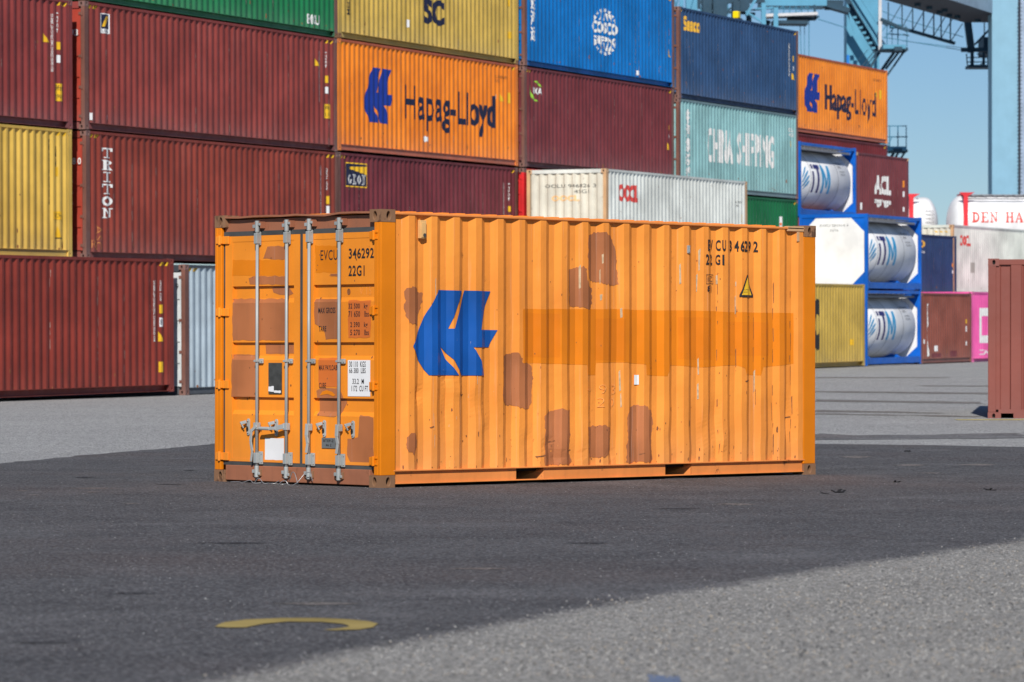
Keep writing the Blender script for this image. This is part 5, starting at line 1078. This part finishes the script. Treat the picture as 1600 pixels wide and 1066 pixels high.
M_ARC = paint('yellow_road_paint', (.36, .275, .095), rust=0, streak=0, rough=.85, chips=.9, chipcol=(.10, .095, .08), bump=0, fade=.35, spec=.1)
arc = [onz(x, y, .008) for x, y in ((335, 979), (350, 972), (385, 968), (440, 965.5), (500, 965.5), (545, 967.5), (575, 970.5), (590, 974.5), (582, 980), (560, 983.5), (525, 984.5), (505, 984), (530, 981.5), (546, 978.5), (536, 974.5), (500, 971.5), (450, 971), (415, 974), (385, 980), (355, 980.5))]
sheet('painted_arc', [jag([(p.x, p.y) for p in arc], .006, .06, 4)], M_ARC, .008)
M_SC1 = ground_mat('scuffed_asphalt', dict(DARKG, ca=(.15, .135, .125), cb=(.20, .18, .165))); M_SC2 = ground_mat('rubbered_asphalt', dict(DARKG, ca=(.045, .044, .047), cb=(.06, .059, .062)))
for k_, (x0_, x1_, y0_, h_, mm_) in enumerate(((95, 190, 764, 1.6, 0), (25, 45, 768, 1.2, 0), (40, 62, 774.5, 1.2, 0), (130, 155, 770, 1, 0), (172, 200, 772.5, 1, 0), (190, 220, 788, 1.2, 0), (115, 152, 747, 2.2, 1), (285, 305, 736, 2, 1), (245, 292, 758, 1.5, 1), (1312, 1360, 713, 3, 0),
                                            (1392, 1450, 727, 2.2, 0), (1495, 1562, 726, 2.4, 0), (1430, 1480, 740, 1.5, 0), (1120, 1180, 789, 4, 0), (1020, 1100, 796, 1.6, 1), (160, 240, 929, 3, 1), (20, 120, 1006, 4, 1), (420, 560, 945, 4, 0), (700, 800, 890, 3, 0), (880, 960, 850, 2.4, 1), (300, 420, 850, 2.4, 1))):
    z_ = gz(*onz((x0_+x1_)/2, y0_, 0).xy); a_, b_, c_, d_ = (onz(x, y, z_) for x, y in ((x0_, y0_), ((x0_+x1_)/2, y0_-h_/2), (x1_, y0_), ((x0_+x1_)/2+5, y0_+h_/2)))
    sheet('scuff_mark', [jag([(p.x, p.y) for p in (a_, b_, c_, d_)], .03, .12, k_)], M_SC2 if mm_ else M_SC1, .0065)
bq = [onz(x, y, 0) for x, y in ((1013, 1056), (1060, 1058), (1064, 1070), (1016, 1070))]
sheet('blue_paint_mark', [jag([(p.x, p.y) for p in bq], .01, .05, 2)], plain('faded_blue_paint', (.13, .17, .26), .8, var=.4, sc=20), .004)

# loose stones as one mesh each
def inpoly(x, y, P):
    c = np.zeros(len(x), bool); n = len(P)
    for i in range(n):
        (x0, y0), (x1, y1) = P[i], P[i-1]
        k = ((y0 > y) != (y1 > y)) & (x < (x1-x0)*(y-y0)/((y1-y0) if y1 != y0 else 1e-9)+x0); c ^= k
    return c
DP = far+near
def stones(name, n, zr, latk, size, mats, want_dark, mprob, sq=.5):
    z = zr[0]*(zr[1]/zr[0])**RNG.rand(n) if not want_dark else zr[0]*(zr[1]/zr[0])**RNG.rand(n)
    a = (RNG.rand(n)*2-1)*latk*z
    fx, fy = math.cos(YAW), math.sin(YAW)
    x = CAM.x+fx*z+fy*a; y = CAM.y+fy*z-fx*a
    ins = inpoly(x+RNG.randn(n)*.08, y+RNG.randn(n)*.12, DP); k = ins if want_dark else ~ins; x, y = x[k], y[k]
    fgm = (x > -.02) & (x < 6.08) & (y > -.02) & (y < 2.46); x, y = x[~fgm], y[~fgm]
    n = len(x); g = np.interp(x*dvx+y*dvy-S0, GS_S, GS_Z)
    r = size[0]+(size[1]-size[0])*RNG.rand(n)**2.5
    ang = RNG.rand(n)*6.283; base = np.array([(math.cos(t), math.sin(t), 0) for t in (0, 1.257, 2.513, 3.77, 5.027)]+[(0, 0, 1.)])
    V = np.empty((n, 6, 3)); jit = .75+.5*RNG.rand(n, 6)
    ca, sa = np.cos(ang), np.sin(ang)
    for i, (bx, by, bz) in enumerate(base):
        V[:, i, 0] = x+(bx*ca-by*sa)*r*jit[:, i]; V[:, i, 1] = y+(bx*sa+by*ca)*r*jit[:, i]; V[:, i, 2] = g+.003+bz*r*sq*1.6*jit[:, i]
    F = np.array([(0, 1, 5), (1, 2, 5), (2, 3, 5), (3, 4, 5), (4, 0, 5)]); FF = (F[None]+6*np.arange(n)[:, None, None]).reshape(-1, 3)
    me = bpy.data.meshes.new(name); me.vertices.add(n*6); me.vertices.foreach_set('co', V.reshape(-1)); me.loops.add(len(FF)*3); me.loops.foreach_set('vertex_index', FF.reshape(-1))
    me.polygons.add(len(FF)); me.polygons.foreach_set('loop_start', np.arange(len(FF))*3); me.polygons.foreach_set('loop_total', np.full(len(FF), 3))
    mi = np.repeat(RNG.choice(len(mats), n, p=mprob), 5); me.polygons.foreach_set('material_index', mi)
    for m in mats: me.materials.append(m)
    me.update(); me.validate(); o = bpy.data.objects.new(name, me); COL.objects.link(o); tag(o, kind='stuff'); return o
ms = [plain('stone_pale', (.36, .35, .33), .8), plain('stone_grey', (.22, .22, .22), .8), plain('stone_dark', (.09, .09, .09), .8), plain('stone_buff', (.32, .28, .23), .8)]
stones('gravel', 80000, (14, 34), .16, (.003, .010), ms, False, [.34, .33, .18, .15])
stones('grit', 12000, (15, 70), .16, (.0015, .0055), [plain('grit_white', (.6, .6, .58), .7), ms[0], ms[2]], True, [.3, .45, .25])

# small loose things
def scrap(x, y, sc, label, seed, name='debris_scrap', mat=None):
    rr = random.Random(seed); T = empty(name, Matrix.Translation((x, y, gz(x, y)+.006)), label, 'debris', 'scraps lying on the asphalt')
    mb = MB()
    for _ in range(6):
        a = rr.uniform(0, 6.28); l = sc*rr.uniform(.3, 1); ox, oy = rr.uniform(-sc, sc)*.5, rr.uniform(-sc, sc)*.5
        mb.bar((ox, oy, .0), (ox+l*math.cos(a), oy+l*math.sin(a), rr.uniform(.0, sc*.35)), sc*.25, sc*.08)
    mb.build('fragment', mat or plain('black_rubber', (.018, .018, .02), .8), T)
for i, (x, y, sc, lb) in enumerate(((2.30, -3.60, .09, 'curled black rubber scrap on the asphalt in front of the orange container'), (2.05, -3.66, .05, 'tiny black scrap just left of the curled one'), (4.83, -2.13, .06, 'small black shred beyond the right end of the orange container'), (3.83, -4.08, .07, 'black flake on the asphalt near the right edge'), (12.43, 4.14, .08, 'dark lump on the far asphalt by the light strip'))):
    scrap(x, y, sc, lb, i+3)
cu = bpy.data.curves.new('wire', 'CURVE'); cu.dimensions = '3D'; cu.bevel_depth = .004; cu.bevel_resolution = 2
rw = random.Random(8)
for (y0, k) in ((2.05, 1), (1.75, 1), (1.45, 0), (1.3, 0)):
    sp_ = cu.splines.new('BEZIER'); pts = [(-.06-.12*rw.random()+.0*i, y0-.09*i+rw.uniform(-.03, .03), .008+(.05*rw.random() if i % 2 else 0)+(.12 if (not k and i == 4) else 0)) for i in range(6)]
    sp_.bezier_points.add(5)
    for p, q in zip(sp_.bezier_points, pts): p.co = q; p.handle_left_type = p.handle_right_type = 'AUTO'
wr = bpy.data.objects.new('wire', cu); COL.objects.link(wr); cu.materials.append(plain('wire_steel', (.4, .4, .4), .4, .6))
bpy.context.view_layer.update()
me = bpy.data.meshes.new_from_object(wr.evaluated_get(bpy.context.evaluated_depsgraph_get())); bpy.data.objects.remove(wr)
wr = bpy.data.objects.new('wire', me); COL.objects.link(wr); tag(wr, 'tangled grey wire on the ground under the door sill of the orange container', 'wire')
